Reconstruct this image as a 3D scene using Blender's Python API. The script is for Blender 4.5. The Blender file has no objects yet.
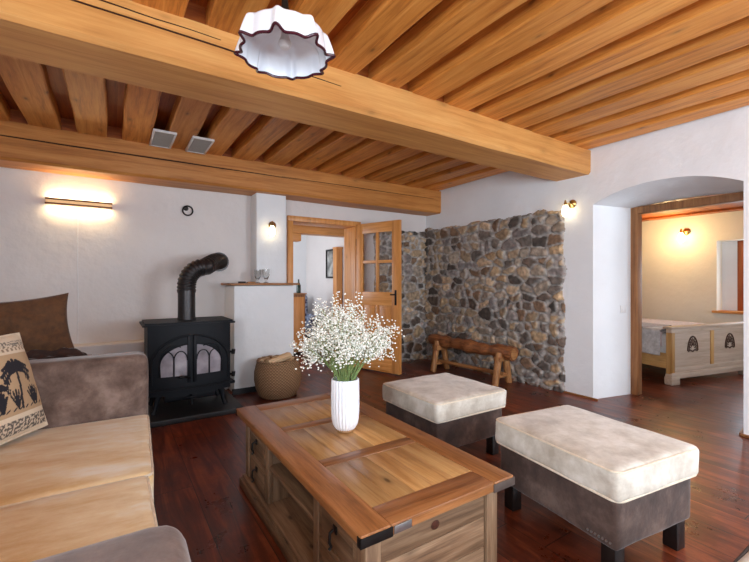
import bpy, bmesh, math, random
import numpy as np
from mathutils import Vector, Matrix, noise

random.seed(7)
C = bpy.context.scene
COL = C.collection
PI = math.pi

# ------------------------------------------------------------------ camera, world, lights, exposure
cam_d = bpy.data.cameras.new('camera')
cam = bpy.data.objects.new('camera', cam_d)
COL.objects.link(cam)
cam.location = (0, 0, 1.25)
cam.rotation_euler = (math.radians(90), 0, math.radians(-33.1))
cam_d.sensor_width = 36.0
cam_d.lens = 402.0 / 749.0 * 36.0
cam_d.clip_start = 0.02
C.camera = cam
C.view_settings.view_transform = 'Standard'
C.view_settings.look = 'None'
C.view_settings.gamma = 1.0
C.view_settings.use_curve_mapping = False
C.view_settings.exposure = 0.46
C.cycles.max_bounces = 10
C.cycles.diffuse_bounces = 6
C.cycles.glossy_bounces = 4
C.cycles.sample_clamp_indirect = 6.0

w = bpy.data.worlds.new('sky')
C.world = w
w.use_nodes = True
w.node_tree.nodes['Background'].inputs[0].default_value = (0.62, 0.76, 1.0, 1)
w.node_tree.nodes['Background'].inputs[1].default_value = 1.2


def area(name, loc, direction, sx, sy, power, col):
    d = bpy.data.lights.new(name, 'AREA')
    d.shape = 'RECTANGLE'
    d.size, d.size_y = sx, sy
    d.energy = power
    d.color = col
    o = bpy.data.objects.new(name, d)
    COL.objects.link(o)
    o.location = loc
    o.rotation_euler = Vector(direction).to_track_quat('-Z', 'Y').to_euler()
    return o


DAY = (0.80, 0.90, 1.0)
# daylight at the window openings: near wall (two), left wall, bedroom, far room
area('daylight_near_window', (0.6, -1.86, 1.45), (0, 1, -0.12), 1.25, 1.15, 40, DAY)
area('daylight_near_window', (3.0, -1.86, 1.45), (0, 1, -0.12), 1.25, 1.15, 75, DAY)
area('daylight_left_window', (-1.66, -0.7, 1.45), (1, 0, -0.1), 1.3, 1.15, 80, DAY)
area('daylight_bedroom_window', (7.99, 1.72, 1.35), (-1, 0, -0.1), 0.75, 0.95, 12, (0.8, 0.9, 1.0))
area('daylight_bedroom_window', (6.2, -0.55, 1.4), (0, 1, -0.1), 1.1, 1.1, 17, (0.8, 0.9, 1.0))
area('daylight_far_room_window', (1.05, 6.5, 1.5), (1, 0, 0), 1.1, 1.1, 20, (0.9, 0.94, 1.0))

# ------------------------------------------------------------------ materials
_mc = {}


class NT:
    def __init__(s, name):
        s.m = bpy.data.materials.new(name)
        s.m.use_nodes = True
        s.t = s.m.node_tree
        s.b = s.t.nodes['Principled BSDF']

    def n(s, typ, **kw):
        nd = s.t.nodes.new(typ)
        for k, v in kw.items():
            if k.startswith('i_'):
                nd.inputs[k[2:].replace('_', ' ')].default_value = v
            else:
                setattr(nd, k, v)
        return nd

    def l(s, a, b):
        s.t.links.new(a, b)

    def math(s, op, a, b=None, c=None):
        nd = s.n('ShaderNodeMath', operation=op)
        for i, x in enumerate((a, b, c)):
            if x is None:
                continue
            if isinstance(x, (int, float)):
                nd.inputs[i].default_value = x
            else:
                s.l(x, nd.inputs[i])
        return nd.outputs[0]

    def ramp(s, fac, stops, interp='LINEAR'):
        r = s.n('ShaderNodeValToRGB')
        r.color_ramp.interpolation = interp
        e = r.color_ramp.elements
        while len(e) < len(stops):
            e.new(0.5)
        for k, (p, c) in enumerate(stops):
            e[k].position = p
            e[k].color = (*c, 1) if len(c) == 3 else c
        s.l(fac, r.inputs[0])
        return r.outputs[0]

    def mix(s, fac, a, b, blend='MIX'):
        m = s.n('ShaderNodeMix', data_type='RGBA', blend_type=blend)
        for sock, x in ((m.inputs[0], fac), (m.inputs[6], a), (m.inputs[7], b)):
            if isinstance(x, (int, float)):
                sock.default_value = x
            elif isinstance(x, tuple):
                sock.default_value = (*x, 1) if len(x) == 3 else x
            else:
                s.l(x, sock)
        return m.outputs[2]

    def bump(s, h, strength, dist=0.01):
        b = s.n('ShaderNodeBump')
        b.inputs['Strength'].default_value = strength
        b.inputs['Distance'].default_value = dist
        s.l(h, b.inputs['Height'])
        s.l(b.outputs[0], s.b.inputs['Normal'])


def srgb(r, g, b):
    f = lambda c: (c / 255 / 12.92) if c / 255 <= 0.04045 else ((c / 255 + 0.055) / 1.055) ** 2.4
    return (f(r), f(g), f(b))


def plain(name, col, rough=0.5, metal=0.0, bump=0.0, bscale=40, emit=None, estr=0, trans=0, sheen=0, vary=0.12, coat=0, ior=1.45):
    if name in _mc:
        return _mc[name]
    t = NT(name)
    b = t.b
    tc = t.n('ShaderNodeTexCoord')
    nz = t.n('ShaderNodeTexNoise', i_Scale=bscale, i_Detail=4.0)
    t.l(tc.outputs['Object'], nz.inputs['Vector'])
    lo = tuple(c * (1 - vary) for c in col)
    hi = tuple(min(1, c * (1 + vary)) for c in col)
    t.l(t.ramp(nz.outputs[0], [(0.3, lo), (0.7, hi)]), b.inputs['Base Color'])
    b.inputs['Roughness'].default_value = rough
    b.inputs['Metallic'].default_value = metal
    b.inputs['IOR'].default_value = ior
    b.inputs['Transmission Weight'].default_value = trans
    b.inputs['Sheen Weight'].default_value = sheen
    b.inputs['Coat Weight'].default_value = coat
    if emit:
        b.inputs['Emission Color'].default_value = (*emit, 1)
        b.inputs['Emission Strength'].default_value = estr
    if bump:
        t.bump(nz.outputs[0], bump)
    _mc[name] = t.m
    return t.m


def wood(name, dark, mid, light, axis=1, rough=0.45, knots=0.6, scale=1.0, bump=0.15, tone=0.25, coat=0.0):
    """grain runs along local axis; face attribute 'v' shifts the grain and the tone board by board"""
    key = (name, axis)
    if key in _mc:
        return _mc[key]
    t = NT(name)
    tc = t.n('ShaderNodeTexCoord')
    at = t.n('ShaderNodeAttribute', attribute_name='v')
    cv = t.n('ShaderNodeCombineXYZ')
    for i in range(3):
        t.l(t.math('MULTIPLY', at.outputs['Fac'], (13.7, 7.3, 9.1)[i]), cv.inputs[i])
    add = t.n('ShaderNodeVectorMath', operation='ADD')
    t.l(tc.outputs['Object'], add.inputs[0])
    t.l(cv.outputs[0], add.inputs[1])
    mp = t.n('ShaderNodeMapping')
    sc = [24 * scale] * 3
    sc[axis] = 1.3 * scale
    mp.inputs['Scale'].default_value = sc
    t.l(add.outputs[0], mp.inputs['Vector'])
    nz = t.n('ShaderNodeTexNoise', i_Scale=1.0, i_Detail=6.0, i_Roughness=0.6, i_Distortion=0.5)
    t.l(mp.outputs[0], nz.inputs['Vector'])
    fine = t.n('ShaderNodeTexNoise', i_Scale=5.0, i_Detail=3.0, i_Roughness=0.7)
    t.l(mp.outputs[0], fine.inputs['Vector'])
    g = t.math('ADD', t.math('MULTIPLY', nz.outputs[0], 0.72), t.math('MULTIPLY', fine.outputs[0], 0.28))
    col = t.ramp(g, [(0.33, dark), (0.48, mid), (0.66, light)])
    # knots
    mk = t.n('ShaderNodeMapping')
    sk = [6.5 * scale] * 3
    sk[axis] = 2.8 * scale
    mk.inputs['Scale'].default_value = sk
    t.l(add.outputs[0], mk.inputs['Vector'])
    vo = t.n('ShaderNodeTexVoronoi', i_Scale=1.0)
    t.l(mk.outputs[0], vo.inputs['Vector'])
    kn = t.ramp(vo.outputs['Distance'], [(0.04, (1, 1, 1)), (0.09, (.35, .35, .35)), (0.2, (0, 0, 0))])
    kc = tuple(c * 0.32 for c in dark)
    col = t.mix(t.math('MULTIPLY', kn, knots), col, kc)
    # big tone change
    big = t.n('ShaderNodeTexNoise', i_Scale=1.6, i_Detail=2.0)
    t.l(add.outputs[0], big.inputs['Vector'])
    hs = t.n('ShaderNodeHueSaturation')
    fr = t.math('FRACT', t.math('MULTIPLY', at.outputs['Fac'], 7.77))
    val = t.math('ADD', t.math('MULTIPLY', fr, tone), 1 - tone / 2 - 0.15)
    val = t.math('ADD', val, t.math('MULTIPLY', big.outputs[0], 0.3))
    t.l(val, hs.inputs['Value'])
    t.l(col, hs.inputs['Color'])
    t.l(hs.outputs[0], t.b.inputs['Base Color'])
    t.b.inputs['Roughness'].default_value = rough
    t.b.inputs['Coat Weight'].default_value = coat
    t.b.inputs['Coat Roughness'].default_value = 0.25
    t.bump(g, bump, 0.004)
    _mc[key] = t.m
    return t.m


def plaster(name, col, amp=0.5):
    if name in _mc:
        return _mc[name]
    t = NT(name)
    tc = t.n('ShaderNodeTexCoord')
    nz = t.n('ShaderNodeTexNoise', i_Scale=1.7, i_Detail=5.0, i_Roughness=0.55)
    t.l(tc.outputs['Object'], nz.inputs['Vector'])
    f2 = t.n('ShaderNodeTexNoise', i_Scale=14.0, i_Detail=4.0)
    t.l(tc.outputs['Object'], f2.inputs['Vector'])
    lo = tuple(c * 0.94 for c in col)
    t.l(t.ramp(nz.outputs[0], [(0.35, lo), (0.65, col)]), t.b.inputs['Base Color'])
    t.b.inputs['Roughness'].default_value = 0.9
    h = t.math('ADD', nz.outputs[0], t.math('MULTIPLY', f2.outputs[0], 0.12))
    t.bump(h, amp, 0.05)
    _mc[name] = t.m
    return t.m


def suede(name, c1, c2, c3=None, scale=4.0, axis=None):
    if name in _mc:
        return _mc[name]
    t = NT(name)
    tc = t.n('ShaderNodeTexCoord')
    at = t.n('ShaderNodeAttribute', attribute_name='v')
    add = t.n('ShaderNodeVectorMath', operation='ADD')
    t.l(tc.outputs['Object'], add.inputs[0])
    t.l(at.outputs['Fac'], add.inputs[1])
    mp = t.n('ShaderNodeMapping')
    if axis is not None:
        s = [1.6, 1.6, 1.6]
        s[axis] = 0.6
        mp.inputs['Scale'].default_value = s
    t.l(add.outputs[0], mp.inputs['Vector'])
    nz = t.n('ShaderNodeTexNoise', i_Scale=scale * 1.5, i_Detail=8.0, i_Roughness=0.66, i_Distortion=0.15)
    t.l(mp.outputs[0], nz.inputs['Vector'])
    st = [(0.36, c1), (0.62, c2)]
    if c3:
        st = [(0.34, c1), (0.52, c2), (0.66, c3)]
    t.l(t.ramp(nz.outputs[0], st), t.b.inputs['Base Color'])
    t.b.inputs['Roughness'].default_value = 0.85
    t.b.inputs['Sheen Weight'].default_value = 0.35
    t.b.inputs['Sheen Roughness'].default_value = 0.4
    fine = t.n('ShaderNodeTexNoise', i_Scale=9.0, i_Detail=5.0)
    t.l(add.outputs[0], fine.inputs['Vector'])
    t.bump(fine.outputs[0], 0.35, 0.02)
    _mc[name] = t.m
    return t.m


def floor_mat():
    t = NT('floor_boards')
    tc = t.n('ShaderNodeTexCoord')
    sp = t.n('ShaderNodeSeparateXYZ')
    t.l(tc.outputs['Object'], sp.inputs[0])
    W = 0.215
    xs = t.math('DIVIDE', t.math('ADD', sp.outputs[0], 0.02), W)
    idx = t.math('FLOOR', xs)
    fx = t.math('FRACT', xs)
    wn = t.n('ShaderNodeTexWhiteNoise', noise_dimensions='1D')
    t.l(idx, wn.inputs['W'])
    ys = t.math('DIVIDE', t.math('ADD', sp.outputs[1], t.math('MULTIPLY', wn.outputs['Value'], 3.0)), 3.1)
    iy = t.math('FLOOR', ys)
    fy = t.math('FRACT', ys)
    wn2 = t.n('ShaderNodeTexWhiteNoise', noise_dimensions='2D')
    cb = t.n('ShaderNodeCombineXYZ')
    t.l(idx, cb.inputs[0]); t.l(iy, cb.inputs[1])
    t.l(cb.outputs[0], wn2.inputs['Vector'])
    off = t.n('ShaderNodeVectorMath', operation='SCALE')
    t.l(wn2.outputs['Color'], off.inputs[0]); off.inputs['Scale'].default_value = 17
    add = t.n('ShaderNodeVectorMath', operation='ADD')
    t.l(tc.outputs['Object'], add.inputs[0]); t.l(off.outputs[0], add.inputs[1])
    mp = t.n('ShaderNodeMapping'); mp.inputs['Scale'].default_value = (9, 0.9, 1)
    t.l(add.outputs[0], mp.inputs['Vector'])
    nz = t.n('ShaderNodeTexNoise', i_Scale=1.3, i_Detail=7.0, i_Roughness=0.68, i_Distortion=1.1)
    t.l(mp.outputs[0], nz.inputs['Vector'])
    bl = t.n('ShaderNodeTexNoise', i_Scale=3.2, i_Detail=6.0, i_Roughness=0.7)
    t.l(tc.outputs['Object'], bl.inputs['Vector'])
    g = t.math('ADD', t.math('MULTIPLY', nz.outputs[0], 0.62), t.math('MULTIPLY', bl.outputs[0], 0.38))
    col = t.ramp(g, [(0.36, srgb(54, 19, 11)), (0.5, srgb(102, 44, 24)), (0.63, srgb(150, 78, 46))])
    vo = t.n('ShaderNodeTexVoronoi', i_Scale=1.0)
    mk = t.n('ShaderNodeMapping'); mk.inputs['Scale'].default_value = (5, 1.6, 1)
    t.l(add.outputs[0], mk.inputs['Vector']); t.l(mk.outputs[0], vo.inputs['Vector'])
    kn = t.ramp(vo.outputs['Distance'], [(0.03, (1, 1, 1)), (0.12, (0, 0, 0))])
    col = t.mix(t.math('MULTIPLY', kn, 0.55), col, srgb(28, 10, 8))
    hs = t.n('ShaderNodeHueSaturation')
    t.l(t.math('ADD', t.math('MULTIPLY', wn2.outputs['Value'], 0.55), 0.72), hs.inputs['Value'])
    t.l(col, hs.inputs['Color'])
    gap = t.math('MAXIMUM', t.math('LESS_THAN', fx, 0.018), t.math('LESS_THAN', fy, 0.0016))
    col = t.mix(gap, hs.outputs[0], srgb(16, 6, 5))
    t.l(col, t.b.inputs['Base Color'])
    t.l(t.ramp(bl.outputs[0], [(0.3, (0.24,) * 3), (0.7, (0.42,) * 3)]), t.b.inputs['Roughness'])
    h = t.math('SUBTRACT', g, t.math('MULTIPLY', gap, 0.6))
    t.bump(t.math('SUBTRACT', nz.outputs[0], t.math('MULTIPLY', gap, 0.6)), 0.2, 0.004)
    return t.m


def attr_mat(name, rough=0.9, grain=0.35, gscale=30.0, bump=0.5, weave=False):
    t = NT(name)
    at = t.n('ShaderNodeAttribute', attribute_name='Col')
    tc = t.n('ShaderNodeTexCoord')
    nz = t.n('ShaderNodeTexNoise', i_Scale=gscale, i_Detail=6.0, i_Roughness=0.7)
    t.l(tc.outputs['Object'], nz.inputs['Vector'])
    hs = t.n('ShaderNodeHueSaturation')
    t.l(t.math('ADD', t.math('MULTIPLY', nz.outputs[0], grain * 2), 1 - grain), hs.inputs['Value'])
    t.l(at.outputs['Color'], hs.inputs['Color'])
    t.l(hs.outputs[0], t.b.inputs['Base Color'])
    t.b.inputs['Roughness'].default_value = rough
    t.bump(nz.outputs[0], bump, 0.01)
    return t.m


def weave_mat():
    t = NT('wicker_weave')
    tc = t.n('ShaderNodeTexCoord')
    sp = t.n('ShaderNodeSeparateXYZ')
    t.l(tc.outputs['Object'], sp.inputs[0])
    ang = t.math('ARCTAN2', sp.outputs[1], sp.outputs[0])
    a = t.math('SINE', t.math('MULTIPLY', ang, 46.0))
    zz = t.math('MULTIPLY', sp.outputs[2], 420.0)
    row = t.math('SINE', zz)
    alt = t.math('SIGN', t.math('SINE', t.math('MULTIPLY', zz, 0.5)))
    h = t.math('ADD', t.math('MULTIPLY', t.math('MULTIPLY', a, alt), 0.5), t.math('MULTIPLY', row, 0.4))
    col = t.ramp(t.math('ADD', t.math('MULTIPLY', h, 0.5), 0.5), [(0.1, srgb(96, 68, 44)), (0.5, srgb(148, 112, 78)), (0.9, srgb(184, 150, 114))])
    t.l(col, t.b.inputs['Base Color'])
    t.b.inputs['Roughness'].default_value = 0.7
    t.bump(h, 0.8, 0.006)
    return t.m


PLW = plaster('white_plaster', (0.85, 0.87, 0.885))
PLB = plaster('warm_white_plaster', (0.76, 0.715, 0.69))
PLY = plaster('bedroom_plaster', (0.80, 0.74, 0.62))
cd, cm, cl = srgb(150, 84, 34), srgb(196, 122, 56), srgb(222, 156, 88)
def JOIST(ax=1): return wood('honey_pine', srgb(158, 90, 32), srgb(204, 130, 54), srgb(224, 158, 82), ax, rough=0.5, knots=0.75, tone=0.3)
def UPPER(ax=1): return wood('amber_pine', srgb(116, 50, 12), srgb(156, 76, 20), srgb(178, 98, 34), ax, rough=0.5, knots=0.7, tone=0.3)
def BEAM(ax=0): return wood('pale_beam_pine', srgb(190, 126, 60), srgb(210, 148, 78), srgb(224, 168, 98), ax, rough=0.5, knots=0.35, scale=0.8, tone=0.15)
def BEAM2(ax=0): return wood('orange_beam_pine', srgb(156, 92, 36), srgb(190, 122, 54), srgb(208, 144, 76), ax, rough=0.5, knots=0.5, scale=0.8, tone=0.15)
def DOORW(ax=2): return wood('door_pine', srgb(180, 114, 52), srgb(206, 140, 74), srgb(222, 160, 96), ax, rough=0.4, knots=0.4, tone=0.15)
def TRIMW(ax=2): return wood('brown_trim_wood', srgb(104, 66, 36), srgb(150, 100, 58), srgb(176, 126, 80), ax, rough=0.5, knots=0.5)
def TFRAME(ax=1): return wood('table_frame_wood', srgb(104, 62, 32), srgb(142, 92, 52), srgb(164, 112, 70), ax, rough=0.35, knots=0.6, scale=1.5, tone=0.3)
def TPANEL(ax=1): return wood('table_panel_wood', srgb(150, 104, 56), srgb(184, 138, 84), srgb(204, 164, 110), ax, rough=0.35, knots=0.9, scale=1.3, tone=0.45)
def TBODY(ax=1): return wood('table_body_wood', srgb(76, 56, 40), srgb(120, 92, 68), srgb(152, 124, 96), ax, rough=0.5, knots=0.8, scale=1.3, tone=0.3)
def LOGW(ax=1): return wood('log_wood', srgb(70, 38, 20), srgb(128, 76, 42), srgb(170, 112, 66), ax, rough=0.5, knots=0.8, scale=2)
def LEGW(ax=2): return wood('stick_wood', srgb(104, 62, 30), srgb(156, 104, 58), srgb(186, 138, 88), ax, rough=0.6, knots=0.5, scale=2)
def BEDW(ax=0): return wood('pale_bed_pine', srgb(172, 150, 128), srgb(196, 176, 156), srgb(210, 194, 176), ax, rough=0.45, knots=0.3)
def BEDY(ax=2): return wood('yellow_bed_pine', srgb(160, 116, 62), srgb(196, 152, 92), srgb(214, 174, 116), ax, rough=0.45, knots=0.3)
IRON = plain('black_cast_iron', (0.006, 0.007, 0.010), 0.5, 0.0, ior=1.3, bump=0.15, bscale=120)
PIPE = plain('black_pipe_metal', (0.05, 0.045, 0.045), 0.36, 0.7)
BLACKM = plain('black_metal', (0.02, 0.018, 0.017), 0.4, 0.6)
BRASS = plain('brass', (0.62, 0.42, 0.15), 0.28, 1.0)
SLATE = plain('black_slate', (0.018, 0.018, 0.02), 0.5, bump=0.2)
WHITEP = plain('white_plastic', (0.8, 0.8, 0.8), 0.35, vary=0.02)
VENTG = plain('grey_mesh', (0.36, 0.34, 0.31), 0.6, bump=0.4, bscale=300)
ENAMEL = plain('white_glass_enamel', (0.80, 0.83, 0.88), 0.18, vary=0.02)
BURG = plain('burgundy_rim_glaze', (0.05, 0.008, 0.016), 0.2)
CERAM = plain('white_ribbed_ceramic', (0.82, 0.84, 0.88), 0.35, vary=0.02)
CORK = plain('tan_unglazed_clay', srgb(190, 150, 110), 0.8)
GLOW = plain('lit_milk_glass', (0.9, 0.85, 0.75), 0.3, emit=(1.0, 0.80, 0.48), estr=6)
GLOWB = plain('lit_bedroom_glass', (0.9, 0.85, 0.75), 0.3, emit=(1.0, 0.70, 0.30), estr=16)
GLASS = plain('clear_glass', (0.95, 0.97, 0.97), 0.02, trans=1.0, vary=0.0)
def arch_glass():
    t = NT('window_pane_glass')
    tr = t.n('ShaderNodeBsdfTransparent'); gl = t.n('ShaderNodeBsdfGlossy'); gl.inputs['Roughness'].default_value = .02
    mx = t.n('ShaderNodeMixShader'); fr = t.n('ShaderNodeFresnel'); fr.inputs['IOR'].default_value = 1.3
    t.l(fr.outputs[0], mx.inputs[0]); t.l(tr.outputs[0], mx.inputs[1]); t.l(gl.outputs[0], mx.inputs[2])
    t.l(mx.outputs[0], t.t.nodes['Material Output'].inputs['Surface'])
    return t.m
PANEG = arch_glass()
CREAM = suede('cream_suede', srgb(178, 166, 150), srgb(206, 198, 184), srgb(224, 218, 208), 4.5)
CREAMS = suede('tan_cream_suede', srgb(216, 180, 122), srgb(234, 212, 170), srgb(243, 235, 218), 3.0, axis=0)
PIPING = plain('cream_piping', srgb(222, 208, 186), 0.8)
TAUPE = suede('taupe_suede', srgb(52, 37, 32), srgb(80, 61, 53), srgb(108, 88, 78), 4.0)
TAUPEA = suede('sofa_taupe_suede', srgb(78, 60, 52), srgb(112, 92, 82), srgb(142, 122, 112), 4.0)
BROWNF = suede('brown_linen', srgb(70, 42, 20), srgb(92, 58, 28), None, 18)
DARKT = suede('dark_brown_throw', srgb(34, 18, 14), srgb(58, 32, 22), None, 12)
DARKLEG = plain('dark_leg_wood', (0.012, 0.008, 0.007), 0.4)

# ------------------------------------------------------------------ mesh helpers


def tcol(a, b, t):
    return tuple(a[i] * (1 - t) + b[i] * t for i in range(3))


class MB:
    def __init__(s):
        s.V, s.F, s.v, s.m = [], [], [], []

    def add(s, verts, faces, v=None, m=0):
        o = len(s.V)
        s.V += [tuple(p) for p in verts]
        s.F += [tuple(i + o for i in f) for f in faces]
        v = random.random() if v is None else v
        s.v += [v] * len(faces)
        s.m += [m] * len(faces)
        return s

    def box(s, lo, hi, bev=0.0, v=None, m=0, mat=None, seg=2):
        lo, hi = Vector(lo), Vector(hi)
        bm = bmesh.new()
        c = (lo + hi) / 2
        d = hi - lo
        bmesh.ops.create_cube(bm, size=1, matrix=Matrix.Translation(c) @ Matrix.Diagonal((abs(d.x), abs(d.y), abs(d.z), 1)))
        if bev:
            bmesh.ops.bevel(bm, geom=bm.edges[:], offset=min(bev, 0.45 * min(abs(x) for x in d)), segments=seg, profile=0.5, affect='EDGES')
        bm.verts.index_update()
        vs = [(mat @ x.co if mat else x.co) for x in bm.verts]
        fs = [[x.index for x in f.verts] for f in bm.faces]
        bm.free()
        return s.add(vs, fs, v, m)

    def tube(s, pts, r, n=10, v=None, m=0, caps=True):
        pts = [Vector(p) for p in pts]
        rs = r if isinstance(r, (list, tuple)) else [r] * len(pts)
        V, F = [], []
        t0 = (pts[1] - pts[0]).normalized()
        up = Vector((0, 0, 1)) if abs(t0.z) < 0.9 else Vector((1, 0, 0))
        nrm = t0.cross(up).normalized()
        for i, p in enumerate(pts):
            t = (pts[min(i + 1, len(pts) - 1)] - pts[max(i - 1, 0)]).normalized()
            nrm = (nrm - t * nrm.dot(t)).normalized()
            b = t.cross(nrm)
            for k in range(n):
                a = 2 * PI * k / n
                V.append(p + (nrm * math.cos(a) + b * math.sin(a)) * rs[i])
        for i in range(len(pts) - 1):
            for k in range(n):
                a, b_ = i * n + k, i * n + (k + 1) % n
                F.append((a, b_, b_ + n, a + n))
        if caps:
            F.append(tuple(range(n - 1, -1, -1)))
            F.append(tuple(range((len(pts) - 1) * n, len(pts) * n)))
        return s.add(V, F, v, m)

    def lathe(s, prof, c=(0, 0, 0), n=32, v=None, m=0, fn=None, close=True, mat=None):
        V, F = [], []
        for j, (r, z) in enumerate(prof):
            for k in range(n):
                a = 2 * PI * k / n
                rr = r * (fn(a, z, j) if fn else 1)
                p = Vector((c[0] + rr * math.cos(a), c[1] + rr * math.sin(a), c[2] + z))
                V.append(mat @ p if mat else p)
        for j in range(len(prof) - 1):
            for k in range(n):
                a, b = j * n + k, j * n + (k + 1) % n
                F.append((a, b, b + n, a + n))
        if close:
            F.append(tuple(range(n - 1, -1, -1)))
            F.append(tuple(range((len(prof) - 1) * n, len(prof) * n)))
        return s.add(V, F, v, m)

    def prism(s, poly, z0, z1, v=None, m=0, axes=(0, 1, 2)):
        n = len(poly)
        V = []
        for z in (z0, z1):
            for (a, b) in poly:
                p = [0, 0, 0]
                p[axes[0]], p[axes[1]], p[axes[2]] = a, b, z
                V.append(p)
        F = [tuple(range(n - 1, -1, -1)), tuple(range(n, 2 * n))]
        for k in range(n):
            F.append((k, (k + 1) % n, n + (k + 1) % n, n + k))
        return s.add(V, F, v, m)

    def cushion(s, c, h, r=0.04, puff=0.015, cuts=14, wob=0.004, seed=0.0, v=None, m=0, mat=None):
        """soft box: centre c, half sizes h, corner radius r"""
        bm = bmesh.new()
        bmesh.ops.create_cube(bm, size=2)
        bmesh.ops.subdivide_edges(bm, edges=bm.edges[:], cuts=cuts, use_grid_fill=True)
        bm.verts.index_update()
        vs = []
        h = Vector(h)
        r = min(r, *[x * 0.98 for x in h])
        for q in bm.verts:
            u = q.co
            # denser rings towards the edges
            p = Vector([h[i] * math.copysign(abs(math.sin(u[i] * PI / 2)) ** 0.9 if abs(u[i]) < 1 else 1, u[i]) for i in range(3)])
            inn = Vector([max(-(h[i] - r), min(h[i] - r, p[i])) for i in range(3)])
            d = p - inn
            if d.length > 1e-9:
                p = inn + d.normalized() * r
            ax, ay = p.x / h.x, p.y / h.y
            p.z += puff * (1 - ax * ax) * (1 - ay * ay) * (1 if p.z > 0 else -1) * min(1, abs(p.z) / (h.z * 0.5))
            nz = noise.noise(Vector((p.x * 6 + seed, p.y * 6, p.z * 6 + seed))) * wob
            p += p.normalized() * nz
            p += Vector(c)
            vs.append(mat @ p if mat else p)
        fs = [[x.index for x in f.verts] for f in bm.faces]
        bm.free()
        return s.add(vs, fs, v, m)

    def build(s, name, mats, parent=None, loc=None, smooth=40, rot=None):
        me = bpy.data.meshes.new(name)
        me.from_pydata(s.V, [], s.F)
        bm = bmesh.new()
        bm.from_mesh(me)
        bmesh.ops.recalc_face_normals(bm, faces=bm.faces[:])
        bm.to_mesh(me)
        bm.free()
        if not isinstance(mats, (list, tuple)):
            mats = [mats]
        for x in mats:
            me.materials.append(x)
        me.polygons.foreach_set('material_index', s.m)
        at = me.attributes.new('v', 'FLOAT', 'FACE')
        at.data.foreach_set('value', s.v)
        if smooth:
            me.shade_smooth()
            me.set_sharp_from_angle(angle=math.radians(smooth))
        me.update()
        o = bpy.data.objects.new(name, me)
        COL.objects.link(o)
        if parent is not None:
            o.parent = parent
        if loc is not None:
            o.location = loc
        if rot is not None:
            o.rotation_euler = rot
        return o


def rrect(cx, cy, hx, hy, r, z, n=6):
    pts = []
    for (sx, sy, a0) in ((1, 1, 0), (-1, 1, 90), (-1, -1, 180), (1, -1, 270)):
        for k in range(n + 1):
            a = math.radians(a0 + 90 * k / n)
            pts.append((cx + sx * (hx - r) + r * math.cos(a), cy + sy * (hy - r) + r * math.sin(a), z))
    pts.append(pts[0])
    return pts


def thing(name, label, cat, loc=(0, 0, 0), rz=0.0, group=None):
    o = bpy.data.objects.new(name, None)
    COL.objects.link(o)
    o.empty_display_size = 0.1
    o.location = loc
    o.rotation_euler = (0, 0, rz)
    return tag(o, label, cat, group)


def tag(o, label, cat, group=None):
    o['label'] = label
    o['category'] = cat
    if group:
        o['group'] = group
    return o


def struct(mb, name, mats, smooth=35, loc=None):
    o = mb.build(name, mats, smooth=smooth, loc=loc)
    o['kind'] = 'structure'
    return o


def copy_tree(o, parent=None):
    c = o.copy()
    COL.objects.link(c)
    c.parent = parent
    for ch in list(o.children):
        copy_tree(ch, c)
    return c


# ------------------------------------------------------------------ the room shell
ZC = 2.63      # underside of the lower ceiling boards
ZT = 2.755      # underside of the boards above them
XL, XR, YN, YF = -1.6, 4.25, -1.8, 5.0

struct(MB().box((-1.9, -2.1, -0.1), (8.2, 8.0, 0)), 'floor', floor_mat(), smooth=0)


def wall_with_hole(x0, x1, y0, y1, z1, a0, a1, b0, b1, along, hw=None):
    """box wall with one rectangular hole a0..a1 along its length, b0..b1 in height"""
    m = MB()
    lo = x0 if along == 'x' else y0
    hi = x1 if along == 'x' else y1

    def bx(p, q, zz0, zz1):
        if q - p < 1e-4 or zz1 - zz0 < 1e-4:
            return
        if along == 'x':
            m.box((p, y0, zz0), (q, y1, zz1))
        else:
            m.box((x0, p, zz0), (x1, q, zz1))
    holes = hw or [(a0, a1)]
    cur = lo
    for (p, q) in holes:
        bx(cur, p, 0, z1)
        bx(p, q, 0, b0)
        bx(p, q, b1, z1)
        cur = q
    bx(cur, hi, 0, z1)
    return m


ZW = 2.79
struct(wall_with_hole(XL - .3, 4.84, YF, YF + .3, ZW, 1.93, 2.94, 0, 2.09, 'x'), 'wall_back', PLB)
struct(wall_with_hole(XL - .3, 4.84, YN - .3, YN, ZW, 0, 0, 0.9, 2.05, 'x', hw=[(-.02, 1.22), (2.38, 3.62)]), 'wall_near', PLW)
struct(wall_with_hole(XL - .3, XL, YN, YF, ZW, -1.35, -.05, 0.9, 2.05, 'y'), 'wall_left', PLW)

# right wall with the thick arched opening
m = MB()
m.prism([(XR, YF), (XR, 2.295), (4.84, 2.17), (4.84, YF)], 0, ZW)
m.prism([(XR, YN), (4.84, YN), (4.84, 1.15), (XR, 1.087)], 0, ZW)
NA = 26
fr, bk = [], []
for i in range(NA + 1):
    t = i / NA
    y = 2.295 + (1.087 - 2.295) * t
    z = 2.055 + 0.135 * (1 - (abs(2 * t - 1)) ** 2.2)
    fr.append((XR, y, z))
    bk.append((4.84, 2.17 + (1.15 - 2.17) * t, 2.055 + 0.03 * (1 - (2 * t - 1) ** 2)))
V, F = [], []
for i in range(NA + 1):
    V += [fr[i], (XR, fr[i][1], ZW), bk[i], (4.84, bk[i][1], ZW)]
for i in range(NA):
    a, b = 4 * i, 4 * (i + 1)
    F += [(a, b, b + 1, a + 1), (a, a + 2, b + 2, b), (a + 2, a + 3, b + 3, b + 2), (a + 1, b + 1, b + 3, a + 3)]
m.add(V, F, 0.3)
struct(m, 'wall_right', PLW, smooth=30)

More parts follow.
